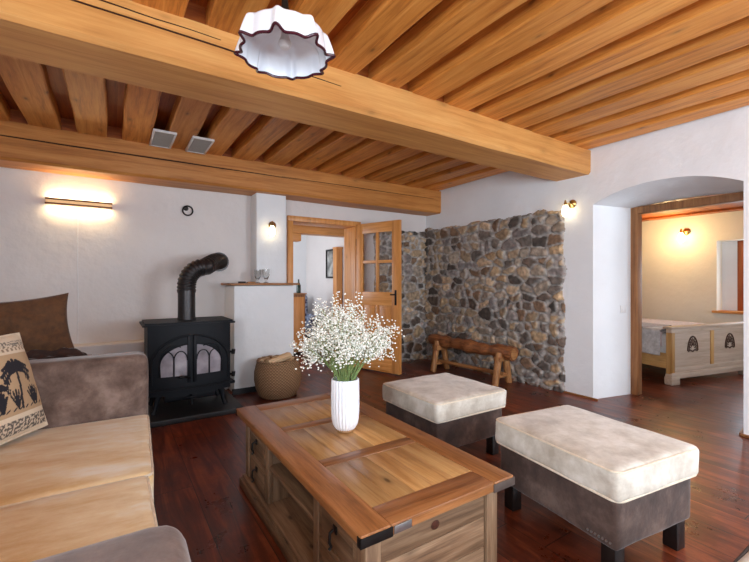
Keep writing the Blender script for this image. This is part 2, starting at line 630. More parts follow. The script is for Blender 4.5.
# timber frame at the inner end of the arch
struct(MB().box((4.80, 2.105, 0), (4.90, 2.18, 2.06), 0.006).box((4.80, 1.14, 0), (4.90, 1.20, 2.06), 0.006)
       .box((4.795, 1.20, 1.985), (4.895, 2.105, 2.062), 0.006), 'trim_1', TRIMW(2))
struct(MB().box((4.235, 2.24, 0.0), (4.25, YF, 0.018)).box((4.235, YN, 0.0), (4.25, 1.10, 0.022), 0.004), 'baseboard_right', TRIMW(1))
struct(MB().prism([(4.2, 1.02), (4.27, 1.12), (4.84, 1.185), (4.84, 1.14), (4.26, 1.08)], 0, 0.018), 'baseboard_arch', TRIMW(0))

# lower ledge, masonry block and chimney column on the back wall
struct(MB().box((XL, 4.80, 0), (1.12, YF, 0.62), 0.012), 'wall_ledge', PLB)
struct(MB().box((1.12, 4.55, 0), (1.82, YF, 1.20), 0.02), 'wall_block', PLW)
struct(MB().box((1.43, 4.76, 1.20), (1.80, YF, ZW), 0.015), 'wall_column', PLW)
struct(MB().box((1.10, 4.535, 0), (1.835, 4.56, 0.06)), 'baseboard_block', SLATE)

# ceiling: upper boards, then every lower board, then the two beams
m = MB()
x = XL - .3
k = 0
while x < 4.9:
    m.box((x, YN - .3, ZT), (x + 0.176, YF + .3, ZT + 0.03), 0.002, v=random.random())
    x += 0.176
struct(m, 'ceiling', UPPER(1), smooth=0)

gaps = [0.02 + 0.352 * k for k in range(-5, 13)]
TN = 2


def joist(x0, x1, y0, y1, z0, z1, mat, amp=0.009):
    global TN
    n = 30
    V, F = [], []
    s1, s2 = random.random() * 50, random.random() * 50
    for i in range(n + 1):
        y = y0 + (y1 - y0) * i / n
        a = noise.noise(Vector((y * 1.6, s1, 0))) * amp * 2.4
        b = noise.noise(Vector((y * 1.6, s2, 0))) * amp * 2.4
        c = noise.noise(Vector((y * 1.1, s1 + s2, 3))) * 0.004
        V += [(x0 + a, y, z1), (x0 + a - .002, y, z0 + .008 + c), (x0 + a + .008, y, z0 + c), (x1 + b - .008, y, z0 + c), (x1 + b + .002, y, z0 + .008 + c), (x1 + b, y, z1)]
    for i in range(n):
        for k in range(6):
            p, q = i * 6 + k, i * 6 + (k + 1) % 6
            F.append((p, q, q + 6, p + 6))
    F += [tuple(range(6)), tuple(range(n * 6 + 5, n * 6 - 1, -1))]
    o = struct(MB().add(V, F, random.random()), 'trim_%d' % TN, mat, smooth=30)
    TN += 1
    return o


for k in range(len(gaps) - 1):
    x0 = gaps[k] + 0.062
    x1 = gaps[k + 1] - 0.062
    if x0 > XR:
        break
    if k == len(gaps) - 2 or x1 > XR:
        x1 = min(x1, XR + 0.02)
    joist(x0, x1, YN, YF, ZC, ZT + 0.005, JOIST(1))


def beam(y0, y1, z0, z1, name_i):
    global TN
    n = 60
    V, F = [], []
    for i in range(n + 1):
        x = XL + (XR - XL) * i / n
        q = lambda k: noise.noise(Vector((x * 1.3, k * 9.1, 2.0))) * 0.010
        V += [(x, y0 + q(1), z1), (x, y0 + q(2), z0 + 0.025 + q(3)), (x, y0 + 0.02 + q(2), z0 + q(3)), (x, y1 - 0.02, z0 + q(4)), (x, y1 + q(5) * .5, z0 + 0.02 + q(4)), (x, y1, z1)]
    for i in range(n):
        for k in range(6):
            p, r = i * 6 + k, i * 6 + (k + 1) % 6
            F.append((p, r, r + 6, p + 6))
    F += [tuple(range(6)), tuple(range(n * 6 + 5, n * 6 - 1, -1))]
    m = MB().add(V, F, 0.4)
    return m


CRACK = plain('beam_crack', srgb(60, 30, 12), 0.9)
m = beam(2.32, 2.73, 2.385, ZC + .004, 0)
# drying cracks that run along the front face
def crack(m, x0, x1, y, z0, z1, th=0.004, d=0.004, idx=1):
    n = 14
    P = []
    for i in range(n + 1):
        t = i / n
        P.append((x0 + (x1 - x0) * t, z0 + (z1 - z0) * t + noise.noise(Vector((t * 6, x0, z0))) * 0.004, th * math.sin(PI * t) ** 0.6 + 0.0004))
    V, F = [], []
    for (x, z, h) in P:
        V += [(x, y - d, z - h / 2), (x, y - d, z + h / 2), (x, y + .02, z + h / 2), (x, y + .02, z - h / 2)]
    for i in range(n):
        for k in range(4):
            p, r = 4 * i + k, 4 * i + (k + 1) % 4
            F.append((p, r, r + 4, p + 4))
    m.add(V, F, 0.1, idx)
crack(m, -0.45, 1.25, 2.318, 2.555, 2.52, 0.006, 0.006)
crack(m, -0.6, 0.5, 2.318, 2.60, 2.575, 0.003, 0.006)
struct(m, 'trim_%d' % TN, [BEAM(0), CRACK], smooth=30); TN += 1
m = beam(4.64, 4.985, 2.295, ZC + .004, 0)
crack(m, -1.2, 1.9, 4.638, 2.50, 2.49, 0.012, 0.006)
crack(m, 1.7, 4.1, 4.638, 2.50, 2.50, 0.006, 0.006)
struct(m, 'trim_%d' % TN, [BEAM2(0), CRACK], smooth=30); TN += 1

for (ya, yb) in ((2.36, 2.70), (4.68, 4.97)):  # filler strips added above the beams to keep the board gaps dark
    struct(MB().box((XL, ya, ZC + .006), (XR, yb, ZT + .002)), 'trim_%d' % TN, UPPER(0), smooth=0); TN += 1

# ---- windows behind the camera (frames only; daylight comes through them)
WN = 1
for (x0, x1) in ((-.02, 1.22), (2.38, 3.62)):
    m = MB()
    for a, b in (((x0, -1.99, .9), (x0 + .06, -1.93, 2.05)), ((x1 - .06, -1.99, .9), (x1, -1.93, 2.05)), ((x0, -1.99, .9), (x1, -1.93, .96)),
                 ((x0, -1.99, 1.99), (x1, -1.93, 2.05)), (((x0 + x1) / 2 - .03, -1.99, .9), ((x0 + x1) / 2 + .03, -1.93, 2.05))):
        m.box(a, b, 0.004)
    struct(m, 'window_%d' % WN, TRIMW(2)); WN += 1
m = MB()
for a, b in (((-1.79, -1.35, .9), (-1.73, -1.29, 2.05)), ((-1.79, -.11, .9), (-1.73, -.05, 2.05)), ((-1.79, -1.29, .9), (-1.73, -.11, .96)),
             ((-1.79, -1.29, 1.99), (-1.73, -.11, 2.05)), ((-1.79, -.73, .96), (-1.73, -.67, 1.99))):
    m.box(a, b, 0.004)
struct(m, 'window_%d' % WN, TRIMW(2)); WN += 1

# ------------------------------------------------------------------ stone facing (surface relief of the wall)


def stone_patch(name, W, H, to_world, mask, seed, dark=1.0, res=0.0115):
    rng = np.random.default_rng(seed)
    nx, nz = int(W / res) + 1, int(H / res) + 1
    us, zs = np.linspace(0, W, nx), np.linspace(0, H, nz)
    U, Z = np.meshgrid(us, zs)
    wx = np.array([[noise.noise(Vector((u * 5, z * 5, seed))) for u in us] for z in zs])
    wz = np.array([[noise.noise(Vector((u * 5, z * 5, seed + 40))) for u in us] for z in zs])
    wf = np.array([[noise.noise(Vector((u * 19, z * 19, seed + 3))) for u in us] for z in zs])
    Uw, Zw = U + wx * 0.075 + wf * .014, Z + wz * 0.06 + np.roll(wf, 9, 1) * .012
    seeds = []
    z = -0.05
    while z < H + 0.1:
        rowh = rng.uniform(0.07, 0.155)
        x = -0.1 + rng.uniform(0, .1)
        while x < W + 0.15:
            wd = rng.choice([rng.uniform(0.06, 0.12), rng.uniform(0.12, 0.22), rng.uniform(0.2, 0.32)])
            seeds.append((x + wd / 2, z + rowh / 2 + rng.uniform(-.025, .025), wd))
            x += wd
        z += rowh
    S = np.array(seeds)
    P = np.stack([Uw.ravel(), Zw.ravel()], 1)
    sx = 1.0 / 1.45
    D = np.sqrt(((P[:, None, 0] - S[None, :, 0]) * sx) ** 2 + (P[:, None, 1] - S[None, :, 1]) ** 2)
    part = np.argpartition(D, 1, axis=1)[:, :2]
    d0 = np.take_along_axis(D, part, 1)
    o = np.argsort(d0, 1)
    d0 = np.take_along_axis(d0, o, 1)
    ids = np.take_along_axis(part, o, 1)[:, 0]
    e = (d0[:, 1] - d0[:, 0])
    mort = (rng.uniform(0.004, 0.034, len(S))[ids] + np.abs(wx.ravel()) * .03 + np.abs(wf.ravel()) * .02)
    t = np.clip((e - mort * .5) / 0.016, 0, 1)
    t = t * t * (3 - 2 * t)
    hgt = rng.uniform(0.018, 0.042, len(S))[ids]
    tx = rng.uniform(-.12, .12, len(S))[ids]
    tz = rng.uniform(-.12, .12, len(S))[ids]
    fine = np.array([[noise.fractal(Vector((u * 22, z * 22, seed + 9)), 1.0, 2.0, 4) for u in us] for z in zs]).ravel()
    h = 0.010 + t * (hgt + tx * (P[:, 0] - S[ids, 0]) + tz * (P[:, 1] - S[ids, 1])) + fine * 0.005
    mk = mask(U.ravel(), Z.ravel())
    h = np.where(mk > 0, h * np.clip(mk / 0.02, 0.2, 1), -0.02)
    pal = np.array([srgb(140, 126, 112), srgb(160, 136, 108), srgb(112, 102, 94), srgb(172, 146, 114), srgb(98, 84, 74), srgb(134, 126, 122), srgb(156, 142, 126), srgb(120, 96, 76), srgb(184, 160, 132), srgb(80, 72, 66), srgb(150, 130, 106)])
    pc = pal[rng.integers(0, len(pal), len(S))] * rng.uniform(0.85, 1.3, (len(S), 1))
    mor = np.array(srgb(172, 166, 160))
    colr = pc[ids] * t[:, None] + mor[None] * (1 - t[:, None])
    colr = colr * dark * (1 + .5 * fine[:, None]) * (1 + .35 * wf.ravel()[:, None])
    verts = [to_world(float(u), float(zz), float(hh)) for u, zz, hh in zip(U.ravel(), Z.ravel(), h)]
    keep = mk > -0.03
    F = []
    for j in range(nz - 1):
        for i in range(nx - 1):
            a = j * nx + i
            q = (a, a + 1, a + nx + 1, a + nx)
            if keep[a] or keep[a + 1] or keep[a + nx] or keep[a + nx + 1]:
                F.append(q)
    me = bpy.data.meshes.new(name)
    me.from_pydata(verts, [], F)
    ca = me.color_attributes.new('Col', 'FLOAT_COLOR', 'POINT')
    ca.data.foreach_set('color', np.concatenate([colr, np.ones((len(colr), 1))], 1).astype(np.float32).ravel())
    me.materials.append(STONE)
    me.shade_smooth()
    bm = bmesh.new(); bm.from_mesh(me); bmesh.ops.recalc_face_normals(bm, faces=bm.faces[:])
    loose = [v for v in bm.verts if not v.link_faces]
    bmesh.ops.delete(bm, geom=loose, context='VERTS')
    bm.to_mesh(me); bm.free()
    ob = bpy.data.objects.new(name, me)
    COL.objects.link(ob)
    ob['kind'] = 'structure'
    return ob


STONE = attr_mat('rubble_stone', 0.85, 0.5, 24, 0.9)


def mask_r(U, Z):      # U = distance from the arch side, world y = 2.55 + U
    n1 = np.array([noise.noise(Vector((float(z) * 4, 5, 1))) for z in Z]) * 0.035
    n1 += np.array([noise.noise(Vector((float(z) * 15, 5, 8))) for z in Z]) * 0.012
    n2 = np.array([noise.noise(Vector((float(u) * 4, 1, 7))) for u in U]) * 0.05
    n2 += np.array([noise.noise(Vector((float(u) * 14, 1, 3))) for u in U]) * 0.014
    top = 2.07 + n2
    return np.minimum(U - 0.06 - n1, top - Z)


def mask_b(U, Z):      # U from x = 3.15 to the corner
    n2 = np.array([noise.noise(Vector((float(u) * 5, 3, 7))) for u in U]) * 0.03
    n1 = np.array([noise.noise(Vector((float(z) * 4, 9, 1))) for z in Z]) * 0.03
    return np.minimum(U - 0.1 - n1, 2.04 + n2 - Z)


stone_patch('wall_right_stone', 2.45, 2.15, lambda u, z, h: (XR - h, 2.55 + u, z), mask_r, 3)
stone_patch('wall_back_stone', 1.1, 2.15, lambda u, z, h: (3.15 + u, YF - h, z), mask_b, 11)

# ------------------------------------------------------------------ bedroom shell (beyond the arch)
struct(wall_with_hole(7.7, 8.1, -.4, 4.7, 2.4, 1.30, 2.28, 0.80, 1.86, 'y'), 'wall_bedroom_far', PLY)
struct(MB().box((4.84, 4.6, 0), (8.1, 4.8, 2.4)), 'wall_bedroom_back', PLY)
struct(wall_with_hole(4.84, 8.1, -.6, -.4, 2.4, 5.6, 6.8, 0.85, 1.95, 'x'), 'wall_bedroom_near', PLY)
m = MB()
y = -.6
while y < 4.8:
    m.box((4.84, y, 2.28), (8.1, y + .2, 2.32), 0.003)
    y += .2
for x in (5.5, 6.4, 7.3):
    m.box((x, -.6, 2.25), (x + .12, 4.8, 2.282), 0.004)
struct(m, 'ceiling_bedroom', UPPER(0))
m = MB()
m.box((7.93, 1.30, .80), (7.98, 1.38, 1.86), .004).box((7.93, 2.00, .80), (7.98, 2.10, 1.86), .004)
m.box((7.932, 1.38, 1.78), (7.978, 2.00, 1.86), .004).box((7.932, 1.38, .80), (7.978, 2.00, .87), .004)
m.box((7.935, 1.66, .87), (7.975, 1.72, 1.78), .004)
wf = struct(m, 'window_%d' % WN, wood('red_brown_window_wood', srgb(110, 48, 22), srgb(150, 74, 36), srgb(170, 94, 50), 2)); WN += 1
struct(MB().box((7.93, 2.10, .80), (8.1, 2.28, 1.86)), 'trim_%d' % TN, PLW); TN += 1
struct(MB().box((7.66, 1.26, .765), (7.94, 2.33, .80), .005), 'trim_%d' % TN, wood('red_brown_window_wood', None, None, None, 2) if False else DOORW(1)); TN += 1

# ------------------------------------------------------------------ far room shell (beyond the glazed door)
struct(MB().box((.8, 7.6, 0), (3.6, 7.8, 2.6)), 'wall_far_room_back', PLW)
struct(MB().box((3.3, 5.3, 0), (3.5, 7.6, 2.6)), 'wall_far_room_right', PLB)
struct(wall_with_hole(.8, 1.0, 5.3, 7.6, 2.6, 5.95, 7.05, .9, 2.1, 'y'), 'wall_far_room_left', PLW)
struct(MB().box((.8, 5.3, 2.5), (3.6, 7.8, 2.6)), 'ceiling_far_room', PLW)
struct(MB().box((1.0, 5.85, 1.99), (3.29, 6.05, 2.12), .008).box((2.3, 5.86, 1.87), (2.46, 6.04, 1.988), .006),
       'trim_%d' % TN, DOORW(0)); TN += 1

# door frame in the back wall
struct(MB().box((1.90, 4.965, 0), (1.975, 5.29, 2.03), .006).box((2.905, 4.965, 0), (2.985, 5.29, 2.03), .006)
       .box((1.90, 4.955, 2.03), (3.0, 5.29, 2.10), .006), 'trim_%d' % TN, DOORW(2)); TN += 1

# glazed door leaf, open into the room
dr = bpy.data.objects.new('door_1', None)
COL.objects.link(dr)
dr.location = (2.935, 4.955, 0)
dr.rotation_euler = (0, 0, math.atan2(-.724, .235))
dr['kind'] = 'structure'
m = MB()
T = .022
zs_ = (.02, .20, .95, 1.10, 1.49, 1.53, 1.91, 2.055)
m.box((0, -T, .02), (.115, T, 2.055), .004)
m.box((.63, -T, .02), (.76, T, 2.055), .004)
D2 = MB()
D2.box((.115, -T, .02), (.63, T, .20), .004).box((.115, -T, .92), (.63, T, 1.10), .004).box((.115, -T, 1.915), (.63, T, 2.055), .004)
D2.box((.115, -T * .8, 1.495), (.63, T * .8, 1.535), .003)
m.box((.352, -T * .8, 1.10), (.395, T * .8, 1.915), .003)
m.box((.352, -T * .9, .20), (.395, T * .9, .92), .003)
m.build('frame', DOORW(2), dr)
D2.build('rail', DOORW(0), dr)
m = MB()
for a, b in ((.115, .352), (.395, .63)):
    m.box((a, -.008, .2), (b, .008, .92), .001)
    m.box((a + .03, -.014, .24), (b - .03, .014, .88), .008)
m.build('lower_panel', DOORW(2), dr)
for a, b in ((.115, .352), (.395, .63)):
    for c, d in ((1.10, 1.495), (1.535, 1.915)):
        MB().box((a, -.002, c), (b, .002, d)).build('pane', PANEG, dr)
hm = MB()
for s in (1, -1):
    hm.box((.68, s * T, .93), (.71, s * (T + .008), 1.13), .003)
    hm.tube([(.695, s * T, 1.07), (.695, s * (T + .045), 1.07), (.645, s * (T + .05), 1.07)], .009)
hm.build('handle', BLACKM, dr)
hg = MB()
for z in (.3, 1.75):
    hg.tube([(0, -.012, z), (0, -.012, z + .1)], .010)
hg.build('hinge', BLACKM, dr)

# ------------------------------------------------------------------ sofa
sofa = thing('sofa', 'taupe suede sofa with two tan cream seat cushions in front of the left wall', 'sofa', (0, 0, 0))
MB().box((-1.02, .68, .07), (.10, 2.97, .31), .02).build('base', TAUPEA, sofa)


def arm(y0, y1, ztop, x1):
    m = MB()
    m.cushion(((x1 - 1.02) / 2, (y0 + y1) / 2, (ztop + .07) / 2), ((x1 + 1.02) / 2, (y1 - y0) / 2, (ztop - .07) / 2), r=.055, puff=0, cuts=18, wob=.003, seed=y0)
    return m


arm(2.79, 3.0, .805, .185).build('arm', TAUPEA, sofa)
arm(.66, .89, .795, .12).build('arm', TAUPEA, sofa)
m = MB().cushion((-.93, 1.83, .44), (.10, 1.16, .37), r=.06, puff=0, wob=.004)
m.build('back', TAUPEA, sofa)
for (a, b, sd) in ((1.905, 2.785, 1.0), (.88, 1.9, 2.0)):
    cy, hy = (a + b) / 2, (b - a) / 2
    o = MB().cushion((0, 0, .385), (.49, hy, .075), r=.03, puff=.012, cuts=20, wob=.006, seed=sd).build('seat_cushion', CREAMS, sofa)
    MB().tube(rrect(0, 0, .484, hy - .006, .035, .449), .006, 8).tube(rrect(0, 0, .484, hy - .006, .035, .322), .006, 8).build('piping', PIPING, o)
    o.location = (-.325 if sd == 1.0 else -.365, cy, 0)
    o.rotation_euler.z = math.radians(-2.6 if sd == 1.0 else 0)
for (a, b, sd) in ((1.905, 2.78, 5.0), (.885, 1.9, 6.0)):
    MB().cushion((-.74, (a + b) / 2, .70), (.10, (b - a) / 2, .235), r=.08, puff=0, cuts=16, wob=.012, seed=sd).build('back_cushion', CREAMS, sofa)
for (x, y) in ((.08, .8), (.08, 2.85), (-.9, .8), (-.9, 2.85)):
    MB().box((x - .03, y - .03, 0), (x + .03, y + .03, .075), .004).build('leg', DARKLEG, sofa)

# side table behind the sofa arm, with a throw and a brown pillow on it
st = thing('side_table', 'low dark wooden side table behind the far sofa arm, under the brown throw', 'table', (-.45, 3.27, 0))
MB().box((-.36, -.22, .70), (.33, .22, .73), .006).build('top', LOGW(0), st)
for (x, y) in ((-.32, -.18), (.29, -.18), (-.32, .18), (.29, .18)):
    MB().box((x - .025, y - .025, 0), (x + .025, y + .025, .70), .004).build('leg', LOGW(2), st)


def cloth_lump(cx, cy, hx, hy, z0, h, seed, n=36):
    V, F = [], []
    for j in range(n + 1):
        for i in range(n + 1):
            u, v = i / n * 2 - 1, j / n * 2 - 1
            e = max(0, (1 - abs(u) ** 5)) ** .5 * max(0, (1 - abs(v) ** 5)) ** .5
            q = .6 + .9 * noise.noise(Vector((u * 1.8 + seed, v * 3, 0))) + .35 * noise.noise(Vector((u * 5 + seed, v * 8, 4)))
            V.append((cx + u * hx * (1 + .05 * noise.noise(Vector((v * 3, seed, 0)))), cy + v * hy, z0 + .004 + e * h * max(.25, q)))
    for j in range(n + 1):
        for i in range(n + 1):
            V.append((V[j * (n + 1) + i][0], V[j * (n + 1) + i][1], z0 + .001))
    N = (n + 1) ** 2
    for j in range(n):
        for i in range(n):
            a = j * (n + 1) + i
            F.append((a, a + 1, a + n + 2, a + n + 1))
            F.append((N + a, N + a + n + 1, N + a + n + 2, N + a + 1))
    for i in range(n):
        for (a, b) in ((i, i + 1), (n * (n + 1) + i + 1, n * (n + 1) + i), ((i + 1) * (n + 1), i * (n + 1)), (i * (n + 1) + n, (i + 1) * (n + 1) + n)):
            F.append((a, N + a, N + b, b))
    return MB().add(V, F, .5)


def pillow(name, mat, w_, h_, th, parent=None, n=40, pinch=.12, seed=0.0, colfn=None, wob=.01):
    """stands in its local xz plane, front towards -y"""
    V, cols = [], []
    F = []
    for side in (-1, 1):
        for j in range(n + 1):
            for i in range(n + 1):
                u, v = i / n * 2 - 1, j / n * 2 - 1
                e = (max(0, 1 - abs(u) ** 2.6) ** .55) * (max(0, 1 - abs(v) ** 2.6) ** .55)
                px = u * w_ / 2 * (1 - pinch * (1 - v * v) ** 1 * abs(u) ** 3 * .6)
                pz = v * h_ / 2 * (1 - pinch * (1 - u * u) * abs(v) ** 3 * .6)
                wb = noise.noise(Vector((u * 2 + seed, v * 2, side))) * wob * e
                V.append((px, side * (e * th / 2 + .003) + wb, pz))
                if colfn:
                    cols.append(colfn(u, v, side))
    N = (n + 1) ** 2
    for s in range(2):
        for j in range(n):
            for i in range(n):
                a = s * N + j * (n + 1) + i
                F.append((a, a + 1, a + n + 2, a + n + 1))
    for i in range(n):
        for (a, b) in ((i, i + 1), (n * (n + 1) + i + 1, n * (n + 1) + i), ((i + 1) * (n + 1), i * (n + 1)), (i * (n + 1) + n, (i + 1) * (n + 1) + n)):
            F.append((a, N + a, N + b, b))
    o = MB().add(V, F, seed).build(name, mat, parent, smooth=60)
    if colfn:
        me = o.data
        ca = me.color_attributes.new('Col', 'FLOAT_COLOR', 'POINT')
        ca.data.foreach_set('color', np.array([(*c, 1) for c in cols], dtype=np.float32).ravel())
    return o


o = cloth_lump(-.47, 3.22, .335, .15, .732, .085, 2.2).build('throw_blanket', DARKT, smooth=70)
tag(o, 'dark brown crumpled throw lying behind the sofa arm under the brown pillow', 'blanket')
o = pillow('brown_pillow', BROWNF, .52, .39, .13, pinch=.16, seed=3.1, wob=.035)
o.location = (-.475, 3.24, .955)
o.rotation_euler = (math.radians(-10), math.radians(-6), math.radians(4))
tag(o, 'plain brown linen pillow standing on the dark throw behind the sofa arm', 'pillow')

# patterned pillow: palms between bands
SEG = []


def seg(a, b, r):
    SEG.append((a, b, r))


def palm(cx, base, h, s=1.0):
    seg((cx, base), (cx + .03 * s, base + h), .014 * s)
    top = (cx + .03 * s, base + h)
    for k in range(9):
        a = math.radians(-25 + k * 28.75)
        L = .17 * s
        p1 = (top[0] + math.cos(a) * L * .55, top[1] + math.sin(a) * L * .5 + .02)
        p2 = (top[0] + math.cos(a) * L, top[1] + math.sin(a) * L * .75 - .05 * s)
        seg(top, p1, .02 * s)
        seg(p1, p2, .014 * s)
        for q in (.3, .6, .85):
            c_ = (p1[0] * (1 - q) + p2[0] * q, p1[1] * (1 - q) + p2[1] * q)
            seg(c_, (c_[0], c_[1] - .055 * s), .007 * s)


palm(.30, -.47, .74, 2.0)
palm(-.52, -.47, .70, 1.9)
palm(-.10, -.47, .42, 1.0)
for cx in (.62, .70, .20, -.1, -.62, -.12):
    for k in range(5):
        a = math.radians(50 + k * 20)
        seg((cx, -.47), (cx + math.cos(a) * .18, -.47 + math.sin(a) * .36), .018)
for k in range(14):
    x = -.9 + k * .14
    seg((x, -.49), (x + .07, -.45), .012)


def pal_col(u, v, side):
    base = srgb(188, 160, 126)
    darkc = srgb(36, 36, 44)
    cream = srgb(226, 210, 186)
    if side > 0:
        return base
    if v > .60 or v < -.56:
        if abs(v - .62) < .02 or abs(v + .58) < .02 or abs(v - .94) < .03:
            return cream
        if v > .60:
            if v > .86:
                return cream
            if v > .74:
                q = noise.noise(Vector((u * 26, v * 26, 1)))
                return tcol(cream, darkc, .75 if q > .05 else .1)
            return tcol(cream, srgb(120, 96, 74), .8 if math.sin(u * 60) * math.sin(v * 44) > .1 else .05)
        if v < -.93:
            return cream
        if v < -.66:
            q = noise.noise(Vector((u * 24, v * 24, 5)))
            return tcol(cream, darkc, .85 if q > -.03 else .1)
        return cream
    for (a, b, r) in SEG:
        if min(a[0], b[0]) - r > u or max(a[0], b[0]) + r < u or min(a[1], b[1]) - r > v or max(a[1], b[1]) + r < v:
            continue
        dx, dy = b[0] - a[0], b[1] - a[1]
        L2 = dx * dx + dy * dy + 1e-9
        t = max(0, min(1, ((u - a[0]) * dx + (v - a[1]) * dy) / L2))
        if (u - a[0] - t * dx) ** 2 + (v - a[1] - t * dy) ** 2 < r * r:
            return darkc
    return base


pw = thing('patterned_pillow', 'tapestry pillow with dark palm trees and banded borders on the sofa seat', 'pillow')
o = pillow('pillow_cover', attr_mat('tapestry', .9, .12, 160, .3), .50, .50, .15, pw, n=150, pinch=.05, seed=1.0, colfn=pal_col)
trim = MB()
e = [(u * .5 / 2 * (1 - .05 * (1 - v * v) * abs(u) ** 3 * .6), 0, v * .5 / 2 * (1 - .05 * (1 - u * u) * abs(v) ** 3 * .6))
     for (u, v) in [(-1 + 2 * k / 12, -1) for k in range(13)] + [(1, -1 + 2 * k / 12) for k in range(1, 13)] + [(1 - 2 * k / 12, 1) for k in range(1, 13)] + [(-1, 1 - 2 * k / 12) for k in range(1, 13)]]
trim.tube(e, .008, 8).build('edge_cord', PIPING, pw)
pw.location = (-.485, 2.535, .735)
ang = math.atan2(.85, .53)       # local x runs towards the arm
pw.rotation_euler = (math.radians(-17), 0, ang)

# ------------------------------------------------------------------ coffee table
tb = thing('coffee_table', 'rustic wooden coffee table with planked top and iron corners in the middle', 'table', (0, 0, 0))
X0, X1, Y0, Y1, ZTB = .635, 1.355, 1.05, 2.53, .47
m = MB()
z0, z1 = ZTB - .038, ZTB
m.box((X0, Y0, z0), (X0 + .115, Y1, z1), .006, m=0)
m.box((X1 - .115, Y0, z0), (X1, Y1, z1), .006, m=0)
m.box((X0 + .115, Y0 + .001, z0), (X1 - .115, Y0 + .12, z1 - .001), .006, m=1)
m.box((X0 + .115, Y1 - .12, z0), (X1 - .115, Y1 - .001, z1 - .001), .006, m=1)
for yb_ in (1.565, 2.035):
    m.box((X0 + .115, yb_ - .036, z0), (X1 - .115, yb_ + .036, z1 - .001), .004, m=1)
m.build('top_frame', [TFRAME(1), TFRAME(0)], tb)
for (a, b) in ((Y0 + .12, 1.529), (1.601, 1.999), (2.071, Y1 - .12)):
    m = MB()
    n = 5
    wdt = (X1 - X0 - .23) / n
    for k in range(n):
        m.box((X0 + .115 + k * wdt, a, z0 + .004), (X0 + .115 + (k + 1) * wdt, b, z1 - .003), .0015, m=0)
    m.build('top_panel', TPANEL(1), tb)
# iron corner brackets
for (cx, cy, sx, sy) in ((X0, Y0, 1, 1), (X1, Y0, -1, 1), (X0, Y1, 1, -1), (X1, Y1, -1, -1)):
    m = MB()
    a = sorted((cx - sx * .003, cx + sx * .12)); b = sorted((cy - sy * .003, cy + sy * .002))
    m.box((a[0], b[0], z0 - .002), (a[1], b[1], z1 - .008), .001)
    a = sorted((cx - sx * .003, cx + sx * .002)); b = sorted((cy - sy * .003, cy + sy * .02))
    m.box((a[0], b[0], z0 - .002), (a[1], b[1], z1 - .008), .001)
    m.build('corner_bracket', BLACKM if cx == X0 else plain('worn_brown_metal', srgb(92, 80, 74), .5, .4), tb)
o = MB().box((X0 + .125, Y0 - .004, z0 + .004), (X0 + .195, Y0 + .002, z1 - .008), .001).build('label_plate', plain('dull_silver', (.45, .45, .45), .35, .9), tb)
o['label'] = 'small silver plate'
BX0, BX1, BY0, BY1 = X0 + .045, X1 - .045, Y0 + .045, Y1 - .045
ZB = .075
P = .06
for (x, y) in ((BX0, BY0), (BX1 - P, BY0), (BX0, BY1 - P), (BX1 - P, BY1 - P)):
    MB().box((x, y, ZB), (x + P, y + P, z0), .004).build('corner_post', TBODY(2), tb)
# plinth
m = MB()
m.box((BX0 - .03, BY0 - .03, 0), (BX1 + .03, BY1 + .03, .05), .006).box((BX0 - .015, BY0 - .015, .05), (BX1 + .015, BY1 + .015, ZB), .006)
m.build('plinth', TBODY(1), tb)
# end walls of horizontal boards
for (ya, yb) in ((BY0 + .006, BY0 + .028), (BY1 - .028, BY1 - .006)):
    m = MB()
    hh = (z0 - ZB) / 3
    for k in range(3):
        m.box((BX0 + P, ya, ZB + k * hh + .001), (BX1 - P - .012, yb, ZB + (k + 1) * hh - .001), .003)
    if ya < 1.5:
        kx, kz = BX0 + .30, ZB + 2.45 * hh
        m.add([(kx + q * .020 * math.cos(a * PI / 8), ya - .0015 - (.001 if q < .9 else 0), kz + q * .017 * math.sin(a * PI / 8)) for q in (1, .55) for a in range(16)] + [(kx, ya - .0025, kz)],
              [(a, (a + 1) % 16, 16 + (a + 1) % 16, 16 + a) for a in range(16)] + [(16 + a, 16 + (a + 1) % 16, 32) for a in range(16)], .2, 1)
    m.build('end_panel', [TBODY(0), plain('dark_wood_knot', srgb(66, 34, 22), .5, bscale=90, vary=.5)], tb)
